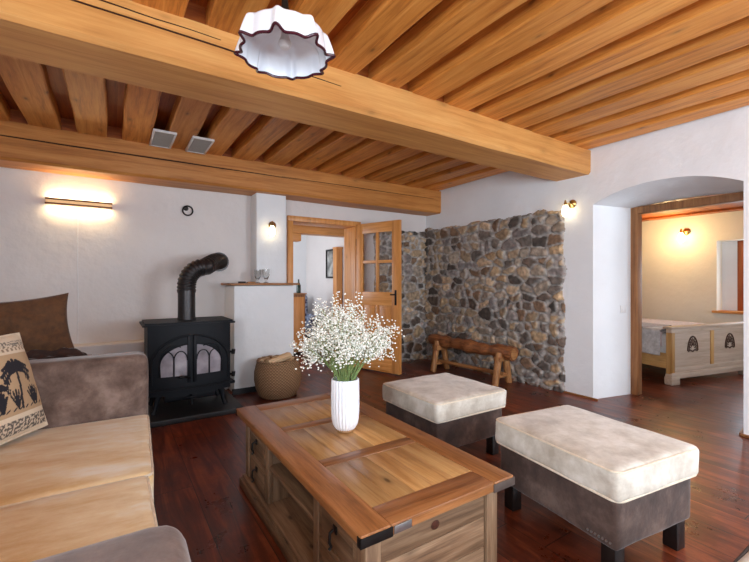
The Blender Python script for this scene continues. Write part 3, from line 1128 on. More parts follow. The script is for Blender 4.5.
# far side walls, dividers, shelf
SEC = .39
ym0, ym1 = BY0 + SEC, BY1 - SEC
for y in (ym0, ym1):
    MB().box((BX0 + .01, y - .011, ZB), (BX1 - .01, y + .011, z0), .002).build('divider', TBODY(2), tb)
MB().box((BX0 + .012, ym0 + .011, .255), (BX1 - .012, ym1 - .011, .277), .003).build('shelf', TBODY(1), tb)
MB().box((BX0 + .004, BY0 + P, z0 - .045), (BX0 + .028, BY1 - P, z0), .003).build('apron', TBODY(1), tb)
MB().box((BX1 - .028, BY0 + P, z0 - .045), (BX1 - .004, BY1 - P, z0), .003).build('apron', TBODY(1), tb)
for (sx, xs) in ((-1, BX0), (1, BX1)):
    for (ya, yb) in ((BY0 + P, ym0), (ym1, BY1 - P)):
        a = sorted((xs - sx * .004, xs - sx * .03))
        # stiles at the opening side
        yst = yb if yb == ym0 else ya
        MB().box((a[0], yst - .022, ZB), (a[1], yst + .022, z0 - .045), .003).build('stile', TBODY(2), tb)
        for (za, zb) in ((ZB + .006, .238), (.246, z0 - .048)):
            ylo = ya + (.024 if ya == ym1 else .004)
            yhi = yb - (.024 if yb == ym0 else .004)
            d = MB().box((a[0] + .003, ylo, za), (a[1] - .003, yhi, zb), .006).box((a[0] - .0 if sx > 0 else a[0] + .001, ylo + .03, za + .022), (a[1], yhi - .03, zb - .022), .004).build('drawer', TBODY(1), tb)
            yc, zc = (ylo + yhi) / 2, (za + zb) / 2
            xf = xs + sx * .002
            h = MB()
            h.box((min(xf, xf - sx * .006), yc - .014, zc + .012), (max(xf, xf - sx * .006), yc + .014, zc + .04), .002)
            h.tube([(xf + sx * .004, yc, zc + .028), (xf + sx * .018, yc, zc + .02), (xf + sx * .02, yc, zc - .012), (xf + sx * .012, yc, zc - .032), (xf + sx * .022, yc, zc - .04)], .0055, 8)
            h.build('pull', BLACKM, d)

# vase and baby's breath
vase = tag(MB().lathe([(.0, .0), (.040, .0), (.043, .004), (.050, .016)], n=96).build('ribbed_vase', CORK, loc=(1.02, 1.845, .471)), 'ribbed white ceramic vase holding the flowers on the coffee table', 'vase')
rib = lambda a, z, j: 1 + (.055 * (abs(math.sin(a * 12)) - .6) if j < 11 else 0)
prof = [(.040, .006), (.052, .015), (.063, .034), (.069, .06), (.0725, .1), (.073, .15), (.0725, .2), (.072, .24), (.0715, .258), (.0712, .263), (.0705, .268), (.067, .270), (.065, .264), (.064, .22), (.062, .1), (.05, .03)]
MB().lathe(prof, n=240, fn=rib).build('vase_body', CERAM, vase, smooth=30)

bq = thing('flower_bouquet', "big airy bunch of white baby's breath in the white vase", 'flowers', (1.02, 1.845, .471))
STEM = plain('green_stem', srgb(128, 150, 92), .6, bscale=10)
BLOS = plain('white_blossom', (.86, .87, .80), .7, vary=.06)
ms, mb2 = MB(), MB()
rng = random.Random(5)
OCT = [(1, 0, 0), (-1, 0, 0), (0, 1, 0), (0, -1, 0), (0, 0, 1), (0, 0, -1)]
ico = bmesh.new(); bmesh.ops.create_icosphere(ico, subdivisions=1, radius=1); ico.verts.index_update()
IV = [tuple(v.co) for v in ico.verts]; IF = [[v.index for v in f.verts] for f in ico.faces]; ico.free()


def blossom(p, r):
    mb2.add([(p[0] + a * r * rng.uniform(.7, 1.2), p[1] + b * r * rng.uniform(.7, 1.2), p[2] + c_ * r * .8) for a, b, c_ in IV], IF, rng.random())


nst = 120
for k in range(nst):
    a = rng.uniform(0, 2 * PI)
    # target on a dome
    ph = math.acos(rng.uniform(-.12, 1))
    R = rng.uniform(.55, 1.0) ** .7
    tip = Vector((math.cos(a) * math.sin(ph) * .235 * R, math.sin(a) * math.sin(ph) * .235 * R, .43 + math.cos(ph) * .225 * R - .10 * (1 - R)))
    r0 = rng.uniform(0, .045)
    base = Vector((math.cos(a + .4) * r0, math.sin(a + .4) * r0, .10))
    mouth = Vector((math.cos(a) * min(.055, r0 + .02), math.sin(a) * min(.055, r0 + .02), .275))
    mid = mouth.lerp(tip, .5) + Vector((0, 0, .02))
    ms.tube([base, mouth, mid, tip], [.0016, .0016, .0012, .0008], 4, caps=False)
    d = (tip - mouth).normalized()
    for q in range(6):
        st_ = mouth.lerp(tip, rng.uniform(.55, 1))
        e_ = st_ + (d * .045 + Vector((rng.gauss(0, 1), rng.gauss(0, 1), rng.gauss(0.2, .8))) * .028)
        ms.tube([st_, e_], .0006, 3, caps=False)
        for f in range(8):
            p = e_ + Vector((rng.gauss(0, 1), rng.gauss(0, 1), rng.gauss(0, 1))) * .016
            blossom(p, rng.uniform(.0035, .0068))
ms.build('stems', STEM, bq, smooth=0)['kind'] = 'stuff'
# a few leafy sprigs near the mouth
ml = MB()
for k in range(60):
    a = rng.uniform(0, 2 * PI); r = rng.uniform(.02, .085)
    z = rng.uniform(.28, .38)
    p = Vector((math.cos(a) * r, math.sin(a) * r, z))
    t = Vector((math.cos(a), math.sin(a), rng.uniform(.4, 1.6))).normalized() * rng.uniform(.025, .045)
    s = Vector((-math.sin(a), math.cos(a), 0)) * .0035
    ml.add([p - s * .3, p + t * .5 - s, p + t, p + t * .5 + s + Vector((0, 0, .002))], [(0, 1, 2, 3)])
ml.build('leaves', STEM, bq, smooth=0)['kind'] = 'stuff'
mb2.build('blossoms', BLOS, bq, smooth=60)['kind'] = 'stuff'

# ------------------------------------------------------------------ footstools


def ottoman(label, corners, rz, c, hx, hy, ztop=.46, ct=.13, seed=0.0, group=None, pipemat=None, zb=.14, nails=True):
    t = thing('ottoman', label, 'footstool', (c[0], c[1], 0), rz, group)
    b = MB().cushion((0, 0, (zb + ztop - ct + .01) / 2), (hx - .025, hy - .025, (ztop - ct + .01 - zb) / 2), r=.016, puff=0, cuts=16, wob=.003, seed=seed).build('base', TAUPE, t)
    cu = MB().cushion((0, 0, ztop - ct / 2 - .004), (hx, hy, ct / 2 - .004), r=.03, puff=.012, cuts=22, wob=.008, seed=seed + 3).build('cushion', CREAM, t)
    pm = pipemat or PIPING
    MB().tube(rrect(0, 0, hx - .004, hy - .004, .04, ztop - .020), .005, 8).tube(rrect(0, 0, hx - .004, hy - .004, .04, ztop - ct + .012), .005, 8).build('piping', pm, cu)
    for sx in (-1, 1):
        for sy in (-1, 1):
            MB().box((sx * (hx - .075) - .032, sy * (hy - .075) - .032, 0), (sx * (hx - .075) + .032, sy * (hy - .075) + .032, zb + .01), .004).build('leg', DARKLEG, t)
    if nails:
        m = MB()
        for k in range(7):
            m.add([(-hx + .022 + a * .006, -hy + .05 + k * .017 + b_ * .006, zb + .028 + c_ * .006) for a, b_, c_ in IV], IF)
        m.build('nail_trim', plain('dull_silver', (.45, .45, .45), .35, .9), b)
    return t


ottoman('cream suede ottoman on taupe base nearest the camera, right of the coffee table', None, math.radians(-7.5), (2.035, 1.13), .298, .36, ztop=.495, ct=.15, seed=1.0)
ottoman('smaller-looking cream suede ottoman behind the near one, beside the coffee table corner', None, math.radians(-1.0), (2.06, 2.235), .335, .325, ztop=.48, ct=.145, seed=7.0)
DPIPE = plain('dark_piping', srgb(60, 52, 50), .8)
ottoman('white seat with dark piping, only its corner showing at bottom right', None, 0, (1.66, .075), .32, .318, ztop=.485, ct=.12, seed=4.0, pipemat=DPIPE, nails=False)

# ------------------------------------------------------------------ hearth, stove, pipe
tag(MB().box((.06, 3.89, 0), (1.05, 4.78, .05), .006).build('hearth_slab', SLATE), 'black slate hearth slab on the floor under the stove', 'hearth')

sv = thing('wood_stove', 'black cast iron wood stove with arched twin door windows on slate hearth', 'stove', (.615, 4.32, .051), 0)
HW = .375


def bul(x, k=1.0):
    return -.235 - .055 * (1 - (x / HW) ** 2) * k


def bow(hw, extra, z0, z1, yb=.2, n=16, m=None):
    poly = [(hw, yb), (-hw, yb)] + [(-hw + 2 * hw * i / n, bul((-hw + 2 * hw * i / n) * HW / hw) - extra) for i in range(n + 1)]
    return (m or MB()).prism(poly, z0, z1)


bow(HW - .02, 0, .16, .79).build('body', IRON, sv, smooth=30)
o = bow(HW + .02, .03, .79, .805, yb=.22)
bow(HW, .015, .805, .822, yb=.21, m=o)
o.build('top_plate', IRON, sv, smooth=30)
o = bow(HW + .015, .045, .205, .222, yb=-.1)
o.tube([(-HW - .01 + 2 * (HW + .01) * i / 20, bul((-HW + 2 * HW * i / 20)) - .048, .226) for i in range(21)], .008, 8)
o.build('ash_lip', IRON, sv, smooth=30)


def arch_z(x, hw=.265, zs=.44, top=.625):
    return zs + (top - zs) * math.sqrt(max(0, 1 - (x / hw) ** 2))


SG = plain('stove_window_glass', (.34, .31, .34), .12, vary=.35, bscale=9, coat=.5)
for s in (-1, 1):
    d = MB()
    n = 14
    # door slab around the glass: bottom rail, outer stile, upper spandrel
    V, F = [], []
    xs_ = [s * (.012 + (.325 - .012) * i / n) for i in range(n + 1)]
    for x in xs_:
        ax = abs(x)
        zt = arch_z(x, .335, .43, .70)
        zi = arch_z(x) if ax < .262 else .335
        y = bul(x)
        V += [(x, y - .014, .27), (x, y - .014, .335), (x, y - .014, max(zi, .336)), (x, y - .014, max(zt, .34)), (x, y + .01, .27), (x, y + .01, max(zt, .34))]
    for i in range(n):
        a, b = 6 * i, 6 * i + 6
        F += [(a, b, b + 1, a + 1), (a + 2, b + 2, b + 3, a + 3), (a, a + 4, b + 4, b), (a + 3, b + 3, b + 5, a + 5)]
    F += [(0, 1, 2, 3, 5, 4), tuple(6 * n + k for k in (0, 4, 5, 3, 2, 1))]
    d.add(V, F, .5)
    # raised rim over the arch and down the stile
    d.tube([(s * .325, bul(.325) - .014, .27)] + [(s * .33 * math.cos(t), bul(.33 * math.cos(t)) - .016, .43 + .27 * math.sin(t)) for t in [PI / 2 * k / 12 * .97 for k in range(13)]], .010, 8)
    d.box((s * .012 if s > 0 else s * .04, bul(0) - .022, .27), (s * .04 if s > 0 else s * .012, bul(0) + .0, .70), .004)
    d.tube([(s * .26, bul(.26) - .016, .335)] + [(s * .265 * math.cos(t), bul(.265 * math.cos(t)) - .018, .44 + .185 * math.sin(t)) for t in [PI / 2 * k / 12 * .92 for k in range(13)]], .007, 8)
    # tracery
    d.tube([(s * .15, bul(.15) - .016, .335), (s * .15, bul(.15) - .016, .50)], .006, 8)
    for (xc, hw) in ((.095, .056), (.205, .056)):
        d.tube([(s * (xc + hw * math.cos(PI * k / 12)), bul(xc + hw * math.cos(PI * k / 12)) - .016, .475 + .085 * math.sin(PI * k / 12)) for k in range(13)], .005, 8)
    d.tube([(s * (.15 + .11 * math.cos(PI * k / 12)), bul(.15 + .11 * math.cos(PI * k / 12)) - .016, .475 + .14 * math.sin(PI * k / 12)) for k in range(1, 9)], .005, 8)
    do = d.build('door', IRON, sv, smooth=35)
    g = MB()
    V, F = [], []
    for i in range(n + 1):
        x = s * (.03 + (.262 - .03) * i / n)
        V += [(x, bul(x) - .008, .335), (x, bul(x) - .008, arch_z(x))]
    for i in range(n):
        F.append((2 * i, 2 * i + 2, 2 * i + 3, 2 * i + 1))
    g.add(V, F, .5).build('door_glass', SG, do, smooth=0)
m = MB().tube([(-.02, bul(0) - .02, .31), (-.05, bul(0) - .05, .33), (-.075, bul(0) - .055, .335)], .009, 8)
m.tube([(-.075, bul(0) - .055, .335), (-.105, bul(0) - .056, .335)], .014, 10)
m.build('door_handle', BLACKM, sv)
for z in (.50, .28):
    m = MB()
    m.tube([(.35, -.19, z), (.385, -.22, z)], .012, 8).tube([(.385, -.22, z - .02), (.39, -.225, z + .025)], .018, 10)
    m.build('side_knob', BLACKM, sv)
for sx in (-1, 1):
    for sy in (-.2, .14):
        MB().tube([(sx * .27, sy, .17), (sx * .285, sy - .01, .1), (sx * .30, sy - .015, .03), (sx * .315, sy - .02, 0)], [.035, .022, .018, .026], 10).build('leg', IRON, sv)
m = MB().box((-.22, -.22, .09), (.22, .12, .165), .01).tube([(0, -.23, .13), (0, -.275, .12), (0, -.28, .06)], .012, 8).tube([(-.04, -.278, .125), (.04, -.278, .125)], .009, 8)
m.build('ash_drawer', IRON, sv)
# flue pipe
PZ = .055
pts = [Vector((.0, .03, .815)), Vector((0, .03, 1.02))]
ctrl = []
for k in range(0, 11):
    a = PI / 2 * k / 10
    ctrl.append(Vector((.17 * (1 - math.cos(a)), .03 + .0 * k, 1.15 + .19 * math.sin(a))))
for k in range(1, 9):
    t = k / 8
    ctrl.append(Vector((.17 + .22 * t, .03 + .40 * t ** 1.4, 1.34 + .08 * math.sin(t * PI / 2))))
ctrl.append(Vector((.43, .56, 1.425)))
ctrl.append(Vector((.44, .665, 1.425)))
allp = [Vector((0, .03, 1.10))] + ctrl
# resample and corrugate
dist = [0]
for a, b in zip(allp, allp[1:]):
    dist.append(dist[-1] + (b - a).length)
N = 170
rp, rr = [], []
for i in range(N + 1):
    d = dist[-1] * i / N
    j = max(k for k in range(len(dist)) if dist[k] <= d + 1e-9)
    j = min(j, len(allp) - 2)
    t = (d - dist[j]) / max(1e-6, dist[j + 1] - dist[j])
    rp.append(allp[j].lerp(allp[j + 1], t))
    rr.append(.085 + .0045 * math.sin(i * 2 * PI / 5))
fp = MB().tube([(0, .03, .825), (0, .03, 1.11)], .080, 28).tube([(0, .03, .822), (0, .03, .838)], .088, 28).tube([(0, .03, 1.085), (0, .03, 1.102)], .086, 28)
fp.tube(rp, rr, 28, caps=True)
fp.build('flue_pipe', PIPE, sv, smooth=50)
MB().tube([(.44, .655, 1.425), (.44, .672, 1.425)], .112, 28).build('flue_collar', PIPE, sv)

# shelf board on the masonry block with little things
tag(MB().box((1.075, 4.49, 1.202), (1.865, 4.99, 1.226), .006).build('mantel_board', TRIMW(0)), 'thin brown wooden board topping the white masonry block', 'shelf')


def goblet(loc, s, label):
    prof = [(.0, 0), (.030, 0), (.031, .004), (.012, .010), (.008, .03), (.022, .05), (.036, .08), (.041, .12), (.042, .165), (.0405, .165), (.039, .12), (.034, .085), (.018, .056), (.0, .05)]
    o = MB().lathe([(r * s, z * s) for r, z in prof], n=28, close=False).build('drinking_glass', GLASS, loc=loc, smooth=60)
    tag(o, label, 'glass', 'glasses on the mantel board')


goblet((1.515, 4.66, 1.227), 1.0, 'right of the two clear glasses on the mantel board by the column')
goblet((1.425, 4.69, 1.227), .95, 'left of the two clear glasses on the mantel board by the column')
tag(MB().box((1.185, 4.60, 1.227), (1.265, 4.64, 1.245), .005).build('matchbox', BLACKM), 'small black box lying at the left end of the mantel board', 'box')
tag(MB().box((1.285, 4.60, 1.227), (1.375, 4.66, 1.241), .004).build('wooden_coaster', LEGW(0)), 'flat tan wooden piece between the black box and the glasses', 'coaster')

# basket with kindling
bs = thing('wicker_basket', 'round brown wicker basket on the floor beside the white block', 'basket', (1.52, 4.27, .001))
WV = weave_mat()
bprof = [(.0, 0), (.185, 0), (.20, .01), (.235, .09), (.252, .18), (.25, .27), (.232, .345), (.222, .38), (.205, .38), (.215, .34), (.23, .26), (.23, .18), (.215, .09), (.18, .03), (0, .028)]
MB().lathe(bprof, n=64, close=False).build('woven_body', WV, bs, smooth=70)
MB().tube([(.214 * math.cos(2 * PI * k / 48), .214 * math.sin(2 * PI * k / 48), .385 + .004 * math.sin(k * 2.1)) for k in range(49)], .014, 10).build('rim', WV, bs)
PALEW = wood('split_log_face', srgb(176, 140, 100), srgb(208, 176, 136), srgb(224, 198, 164), 0, rough=.8, knots=.1)


def logp(loc, rot, L, r, label, seed):
    rg = random.Random(seed)
    poly = [(r * rg.uniform(.75, 1.1) * math.cos(2 * PI * k / 7), r * rg.uniform(.55, .9) * math.sin(2 * PI * k / 7)) for k in range(7)]
    o = MB().prism(poly, -L / 2, L / 2, axes=(1, 2, 0)).build('firewood_log', PALEW, loc=loc, rot=rot, smooth=20)
    tag(o, label, 'firewood', 'pale split logs in the basket')


logp((1.50, 4.19, .405), (.2, -.15, .35), .30, .055, 'pale split log sloping highest across the basket of firewood', 1)
logp((1.60, 4.33, .375), (.6, .08, -.2), .24, .05, 'pale split log at the right side of the basket', 2)
logp((1.40, 4.335, .37), (1.2, .05, .9), .20, .05, 'pale split log at the left side of the basket', 3)
logp((1.52, 4.27, .245), (0, 0, .2), .34, .07, 'pale split log lying lowest inside the basket', 4)

# ------------------------------------------------------------------ log bench by the stone wall
bn = thing('log_bench', 'rustic bench made of a thick log on stick legs by the stone wall', 'bench', (3.97, 3.12, 0), math.atan2(1.33, -.13) - PI / 2)
# local y runs along the log (0 .. 1.33)
pts, rs = [], []
for i in range(41):
    t = i / 40
    pts.append((.012 * math.sin(t * 9), 1.34 * t - .04, .385 + .03 * t + .006 * math.sin(t * 14)))
    rs.append(.078 + .009 * math.sin(t * 17) + .007 * math.sin(t * 41 + 1))
MB().tube(pts, rs, 18, m=0).build('log_seat', LOGW(1), bn, smooth=60)
MB().tube([(0, -.046, .385), (0, -.041, .385)], .066, 18).build('log_end', LEGW(0), bn)
for y in (.12, 1.12):
    zt = .40 + .03 * y
    for s in (-1, 1):
        MB().tube([(s * .055, y, zt - .02), (s * .10, y, .2), (s * .145, y + .0, 0)], [.044, .042, .040], 10).build('leg', LEGW(2), bn, smooth=50)
    MB().tube([(-.13, y, .10), (.13, y, .10)], .022, 8).build('stretcher', LEGW(0), bn)
MB().tube([(0, .09, .125), (0, 1.15, .125)], .024, 8).build('stretcher', LEGW(1), bn)
# wedge blocks under the log
for y in (.12, 1.12):
    MB().box((-.11, y - .05, .285), (.11, y + .05, .335 + .02 * y), .01).build('wedge', LEGW(0), bn)

# ------------------------------------------------------------------ pendant lamp
pl = thing('pendant_lamp', 'white fluted glass pendant shade with burgundy rim hanging from the ceiling', 'lamp', (.568, 1.516, 2.13))


def flute(a, sharp):
    q = abs(math.cos(a * 4 - 1.05))           # eight narrow pleats
    return q ** sharp


prof = []
for k in range(25):
    t = k / 24
    prof.append((t,))
V, F, rimp = [], [], []
n = 256
rows = 22


def shade_pt(a, t, off=0.0):
    # t 0 = rim, 1 = top
    prr = .168 * (1 - .10 * t ** 1.5) if t < .72 else .168 * (1 - .10 * t ** 1.5) * math.cos((t - .72) / .28 * PI / 2) ** .55
    z = .082 * min(1, t / .72) if t < .72 else .082 + .03 * math.sin((t - .72) / .28 * PI / 2)
    pl_ = flute(a, 12) * .038 * (1 - t * .75) - .004 + .006 * math.cos(a * 8 - 2.1 + PI) * (1 - t)
    rip = 0
    r = max(.002, prr + pl_ + rip - off)
    return (r * math.cos(a), r * math.sin(a), z + flute(a, 9) * .010 * (1 - t) - off * (t > .72))


for off in (0.0, .004):
    for j in range(rows + 1):
        for k in range(n):
            V.append(shade_pt(2 * PI * k / n, j / rows, off))
NN = (rows + 1) * n
for s in range(2):
    for j in range(rows):
        for k in range(n):
            a, b = s * NN + j * n + k, s * NN + j * n + (k + 1) % n
            F.append((a, b, b + n, a + n))
for k in range(n):
    F.append((k, (k + 1) % n, NN + (k + 1) % n, NN + k))
sh = MB().add(V, F, .5).build('lamp_shade', ENAMEL, pl, smooth=60)
MB().tube([shade_pt(2 * PI * k / n, 0, .002) for k in range(n + 1)], .0055, 8, caps=False).build('shade_rim', BURG, sh)
MB().lathe([(.0, .108), (.03, .108), (.034, .12), (.02, .17), (.014, .2), (.012, .23), (0, .23)], n=24, close=False).build('socket_cap', BLACKM, pl)
MB().tube([(0, 0, .22), (0, 0, .585)], .006, 10).build('rod', plain('aged_brass', (.35, .27, .18), .35, .9), pl)
MB().lathe([(.0, .50), (.03, .5), (.035, .488), (.0, .485)], n=20, close=False).build('rod_cover', BRASS, pl)
MB().lathe([(.0, .022), (.018, .026), (.026, .045), (.018, .065), (.014, .08), (.014, .098), (0, .098)], n=20, close=False, c=(0, 0, .01)).build('bulb', WHITEP, pl)

# ------------------------------------------------------------------ wall lamps


def sconce(label, loc, rz, glow, s=1.0):
    """local -y points into the room; wall at y = 0"""
    t = thing('wall_sconce', label, 'lamp', loc, rz)
    t.scale = (s, s, s)
    R = Matrix.Rotation(PI / 2, 4, 'X')
    MB().lathe([(0, 0), (.045, 0), (.045, .008), (.03, .02), (.012, .028), (0, .03)], n=28, mat=R).build('back_plate', BRASS, t)
    MB().tube([(0, -.02, 0), (-.02, -.06, .005), (-.03, -.085, .0), (-.03, -.09, -.015)], .006, 10).tube([(-.03, -.09, .035), (-.03, -.09, -.02)], [.008, .02], 14).build('arm', BRASS, t)
    MB().lathe([(.018, 0), (.024, -.015), (.034, -.05), (.036, -.085), (.028, -.115), (.012, -.128), (.0, -.13)], n=24, close=False, c=(-.03, -.09, -.018)).build('glass_shade', glow, t)
    return t


sconce('lit brass wall lamp on the white wall beside the stone facing', (XR, 2.52, 2.10), -PI / 2, GLOW)
sconce('lit brass wall lamp on the white chimney column above the glasses', (1.62, 4.755, 1.925), 0, GLOW)
sconce('lit globe wall lamp on the far bedroom wall', (7.695, 2.66, 2.04), -PI / 2, GLOWB, 1.2)
bl_ = bpy.data.lights.new('bedroom_glow_fill', 'POINT')  # fill light added away from the wall to broaden the sconce's warm glow
bl_.energy, bl_.color, bl_.shadow_soft_size = 15, (1.0, .72, .34), .07
bo = bpy.data.objects.new('bedroom_glow_fill', bl_)
COL.objects.link(bo)
bo.location = (7.2, 2.75, 1.95)

# picture light
pc = thing('picture_light', 'slim wooden bar light glowing on the wall left of the stove', 'lamp', (-.27, YF, 2.02))
MB().box((-.27, -.085, .014), (.27, -.03, .030), .003).box((-.27, -.085, -.030), (.27, -.03, -.014), .003).build('wood_strip', LOGW(0), pc)
MB().box((-.265, -.075, -.014), (.265, -.035, .014), .002).build('diffuser', plain('lit_tan_diffuser', srgb(214, 168, 120), .5, emit=(1, .62, .30), estr=.35), pc)
for x in (-.2, .18):
    MB().box((x, -.032, -.008), (x + .02, .0, .008)).build('bracket', BRASS, pc)
MB().tube([(-.02, -.006, -.02), (-.022, -.006, -.6), (-.018, -.006, -1.0), (-.02, -.006, -1.39)], .003, 6).build('cord', WHITEP, pc)
for (dz, dr_) in ((.034, (0, .35, 1)), (-.034, (0, .35, -1))):
    a = area('picture_light_glow', (-.27, 4.955, 2.02 + dz), dr_, .5, .02, 2.0, (1.0, .72, .38))

# iron ring
rg_ = thing('iron_ring', 'black iron ring on a stud high on the wall above the stove', 'hook', (.70, YF - .002, 2.075))
MB().tube([(.0, 0, .0), (0, -.03, 0)], [.028, .018], 14).build('stud', BLACKM, rg_)
MB().tube([(.015 + .052 * math.cos(2 * PI * k / 32), -.026 - .006 * math.sin(2 * PI * k / 32), -.028 + .052 * math.sin(2 * PI * k / 32)) for k in range(33)], .008, 8).build('ring', BLACKM, rg_)

# switch on the arch reveal
sw = thing('light_switch', 'white square light switch on the side of the arch', 'switch', (4.683, 2.2025, .944), math.atan2(-.125, .59))
MB().box((-.042, -.010, -.042), (.042, .0, .042), .004).build('plate', WHITEP, sw)
MB().box((-.028, -.015, -.028), (.028, -.009, .028), .003).build('rocker', WHITEP, sw)

# ceiling vents
for (x, y, lab) in ((.405, 4.365, 'left of the two white framed grey vents on the ceiling between the beams'), (.735, 4.365, 'right of the two white framed grey vents on the ceiling between the beams')):
    v_ = thing('ceiling_vent', lab, 'vent', (x, y, ZC - .002), 0, 'ceiling vents')
    m = MB()
    q, wq, hh, ql = .098, .018, .022, .24
    m.box((-q, -ql, -hh), (q, -ql + wq, 0), .003).box((-q, ql - wq, -hh), (q, ql, 0), .003).box((-q, -ql + wq, -hh), (-q + wq, ql - wq, 0), .003).box((q - wq, -ql + wq, -hh), (q, ql - wq, 0), .003)
    m.build('frame', WHITEP, v_)
    m = MB()
    m.box((-q + .01, -ql + .01, -.014), (q - .01, ql - .01, -.002))
    for k in range(21):
        yy = -ql + .035 + k * .0205
        m.box((-q + .014, yy - .004, -.02), (q - .014, yy + .004, -.012))
    m.build('grille', VENTG, v_)

# ------------------------------------------------------------------ bedroom: bed, cover, blanket
bd = thing('bed', 'pale pine bed with carved panel footboard seen through the arch', 'bed', (5.615, 2.10, 0), math.radians(-12))
L, HF = 1.55, .70
m = MB()
fb = MB().box((.06, 0, .07), (L - .06, .05, HF - .03), .004).build('footboard', BEDW(0), bd)
MB().box((-.03, -.03, HF - .03), (L + .03, .08, HF), .008).box((-.005, -.012, HF - .075), (L + .005, .055, HF - .03), .004).build('cap_rail', BEDW(0), fb)
for x in (-.004, L / 2 - .03, L - .056):
    e = 0 if x == L / 2 - .03 else .05
    MB().box((x, -.014, .12 if e else .20), (x + .06, .004 + e, HF - .075), .003).build('stile', BEDY(2), fb)
m = MB().box((0, -.013, .13), (L, .004, .20), .004)
m.box((-.02, -.028, .07), (L + .02, .055, .13), .01).box((-.005, -.02, .125), (L + .005, .004, .145), .006)
for x in (-.03, L - .12):
    m.box((x, -.035, 0), (x + .15, .06, .10), .012)
m.build('plinth', BEDW(0), fb)
CARV = plain('dark_carving', srgb(74, 50, 36), .7)
for xc in (.06 + (L / 2 - .09) / 2, L / 2 + .03 + (L / 2 - .09) / 2):
    m = MB()
    m.tube([(xc + .095 * math.cos(PI * k / 16), -.001, .39 + .175 * math.sin(PI * k / 16)) for k in range(17)], .010, 8)
    m.tube([(xc + .065 * math.cos(PI * k / 16), -.001, .39 + .135 * math.sin(PI * k / 16)) for k in range(17)], .007, 8)
    for k in range(7):
        a = math.radians(20 + k * 23.3)
        m.tube([(xc + .03 * math.cos(a), -.001, .405 + .05 * math.sin(a)), (xc + .08 * math.cos(a), -.001, .395 + .155 * math.sin(a))], .006, 6)
    m.tube([(xc - .085, -.001, .385), (xc - .04, -.001, .40), (xc, -.001, .38), (xc + .04, -.001, .40), (xc + .085, -.001, .385)], .009, 8)
    m.build('carved_ornament', CARV, fb)
for x in (0, L - .035):
    MB().box((x, .05, .19), (x + .035, 2.02, .37), .004).build('side_rail', BEDY(1), bd)
MB().box((0, 2.0, .07), (L, 2.05, .95), .01).build('headboard', BEDW(0), bd)
MB().cushion((L / 2, 1.02, .47), (L / 2 - .04, .96, .14), r=.05, puff=.0).build('mattress', plain('mattress_white', (.7, .68, .66), .9), bd)


def drape(name, x0, x1, y0, y1, ztop, drop, mat, label, cat, seed, amp=.006):
    """cover on the bed whose left edge hangs down; bed-local coordinates"""
    V, F = [], []
    na, nb = 56, 48
    tot = (x1 - x0) + drop
    for j in range(nb + 1):
        y = y0 + (y1 - y0) * j / nb
        for i in range(na + 1):
            s = tot * i / na
            n0 = noise.noise(Vector((y * 5 + seed, s * 3, 0)))
            if s < drop:
                x = x0 - .018 - .012 * noise.noise(Vector((y * 9 + seed, 0, 0))) * (1 - s / drop) - .006
                z = ztop - (drop - s) + .03 * noise.noise(Vector((y * 2 + seed, 1, 0))) * (1 - s / drop)
            else:
                x = x0 - .018 + (s - drop)
                z = ztop + n0 * amp + .006
                if s - drop < .02:
                    z -= .006
            V.append((x, y, z))
    M_ = (na + 1) * (nb + 1)
    W_ = na + 1
    for j in range(nb):
        for i in range(na):
            a = j * W_ + i
            F.append((a, a + 1, a + W_ + 1, a + W_))
    o = MB().add(V, F, seed).build(name, mat, smooth=70)
    sm = o.modifiers.new('thick', 'SOLIDIFY')
    sm.thickness = .010
    sm.offset = 1
    o.location = bd.location
    o.rotation_euler = bd.rotation_euler
    return tag(o, label, cat)


SPREAD = suede('mauve_spread', srgb(176, 158, 156), srgb(206, 192, 190), None, 14)
GREYB = suede('grey_brown_blanket', srgb(118, 100, 92), srgb(142, 124, 114), None, 20)
WHT = suede('grey_white_cover', srgb(170, 170, 172), srgb(206, 206, 208), None, 14)
drape('bedspread', .02, L - .02, .10, 1.9, .618, .16, SPREAD, 'pinkish grey spread over the bed mattress', 'bedspread', 1.0)
drape('bed_cover', .0, .5, .11, .34, .645, .30, WHT, 'light grey cover folded over the bed edge next to the footboard', 'blanket', 4.0, .003)
drape('blanket', -.012, .6, .36, 1.0, .645, .33, GREYB, 'grey brown blanket hanging over the left side of the bed', 'blanket', 7.0, .003)

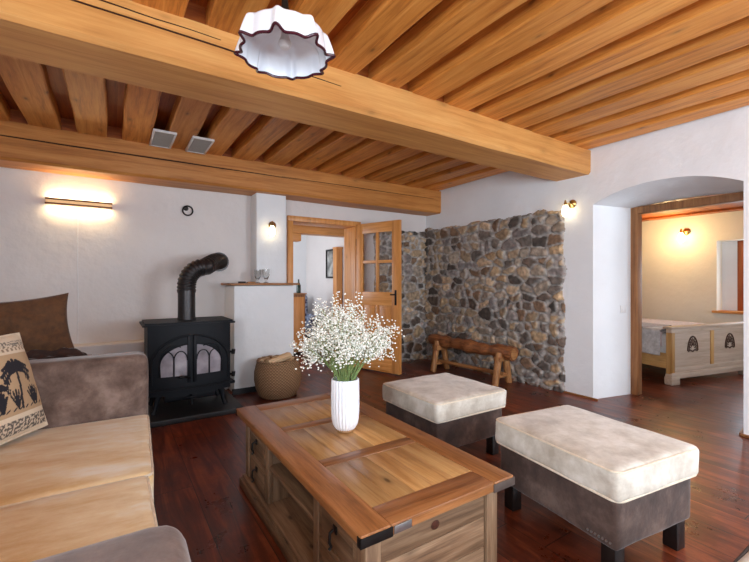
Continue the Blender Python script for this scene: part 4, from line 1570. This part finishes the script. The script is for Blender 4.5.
# ------------------------------------------------------------------ far room furnishing
pf = thing('framed_picture', 'small dark framed picture on the wall of the far room', 'picture', (3.298, 6.45, 1.56))
m = MB()
for a, b in (((-.03, -.20, -.26), (0, -.17, .26)), ((-.03, .17, -.26), (0, .20, .26)), ((-.03, -.20, -.26), (0, .20, -.23)), ((-.03, -.20, .23), (0, .20, .26))):
    m.box(a, b, .003)
m.build('frame', BLACKM, pf)
MB().box((-.012, -.17, -.23), (-.004, .17, .23)).build('print', plain('grey_print', (.32, .32, .30), .6, vary=.7, bscale=7), pf)
cb_ = thing('tall_cupboard', 'narrow yellow pine cupboard edge standing in the far room', 'cupboard', (3.235, 6.12, 0))
MB().box((-.055, -.07, 0), (.055, .07, 1.80), .005).build('body', DOORW(2), cb_)
MB().box((-.062, -.075, 1.80), (.062, .075, 1.83), .005).build('top', DOORW(1), cb_)
ac = thing('armchair', 'dark blue patterned armchair in the far room beyond the doorway', 'armchair', (2.78, 7.03, 0), math.radians(-15))
t = NT('blue_pattern_cloth')
tc = t.n('ShaderNodeTexCoord')
vo = t.n('ShaderNodeTexVoronoi', i_Scale=16.0)
t.l(tc.outputs['Object'], vo.inputs['Vector'])
t.l(t.ramp(vo.outputs['Distance'], [(.35, srgb(28, 36, 70)), (.55, srgb(150, 160, 180))]), t.b.inputs['Base Color'])
t.b.inputs['Roughness'].default_value = .9
BLUE = t.m
MB().cushion((0, 0, .36), (.30, .30, .10), r=.05).build('seat', BLUE, ac)
MB().cushion((0, .30, .62), (.32, .08, .36), r=.06).build('backrest', BLUE, ac)
for s in (-1, 1):
    MB().cushion((s * .34, 0, .40), (.06, .30, .22), r=.04).build('arm', BLUE, ac)
    for q in (-.24, .28):
        MB().box((s * .28 - .02, q - .02, 0), (s * .28 + .02, q + .02, .27), .003).build('leg', DARKLEG, ac)
sb_ = thing('small_cabinet', 'narrow wooden cabinet just inside the far room on the left', 'cabinet', (2.62, 6.5, 0))
MB().box((-.18, -.15, .06), (.12, .15, 1.02), .006).build('body', TRIMW(2), sb_)
MB().box((-.20, -.17, 1.02), (.14, .17, 1.045), .005).build('top', TRIMW(0), sb_)
MB().box((-.16, -.157, .1), (.10, -.149, .98), .003).build('door', DOORW(2), sb_)
for (x, y) in ((-.16, -.13), (.1, -.13), (-.16, .13), (.1, .13)):
    MB().box((x - .02, y - .02, 0), (x + .02, y + .02, .06)).build('leg', TRIMW(2), sb_)
tag(MB().lathe([(0, 0), (.036, 0), (.038, .01), (.038, .13), (.014, .18), (.013, .235), (0, .235)], n=24, close=False).build('bottle', plain('dark_green_glass', (.02, .04, .03), .12), loc=(2.66, 6.45, 1.046)),
    'dark bottle standing on the narrow cabinet in the far room', 'bottle')
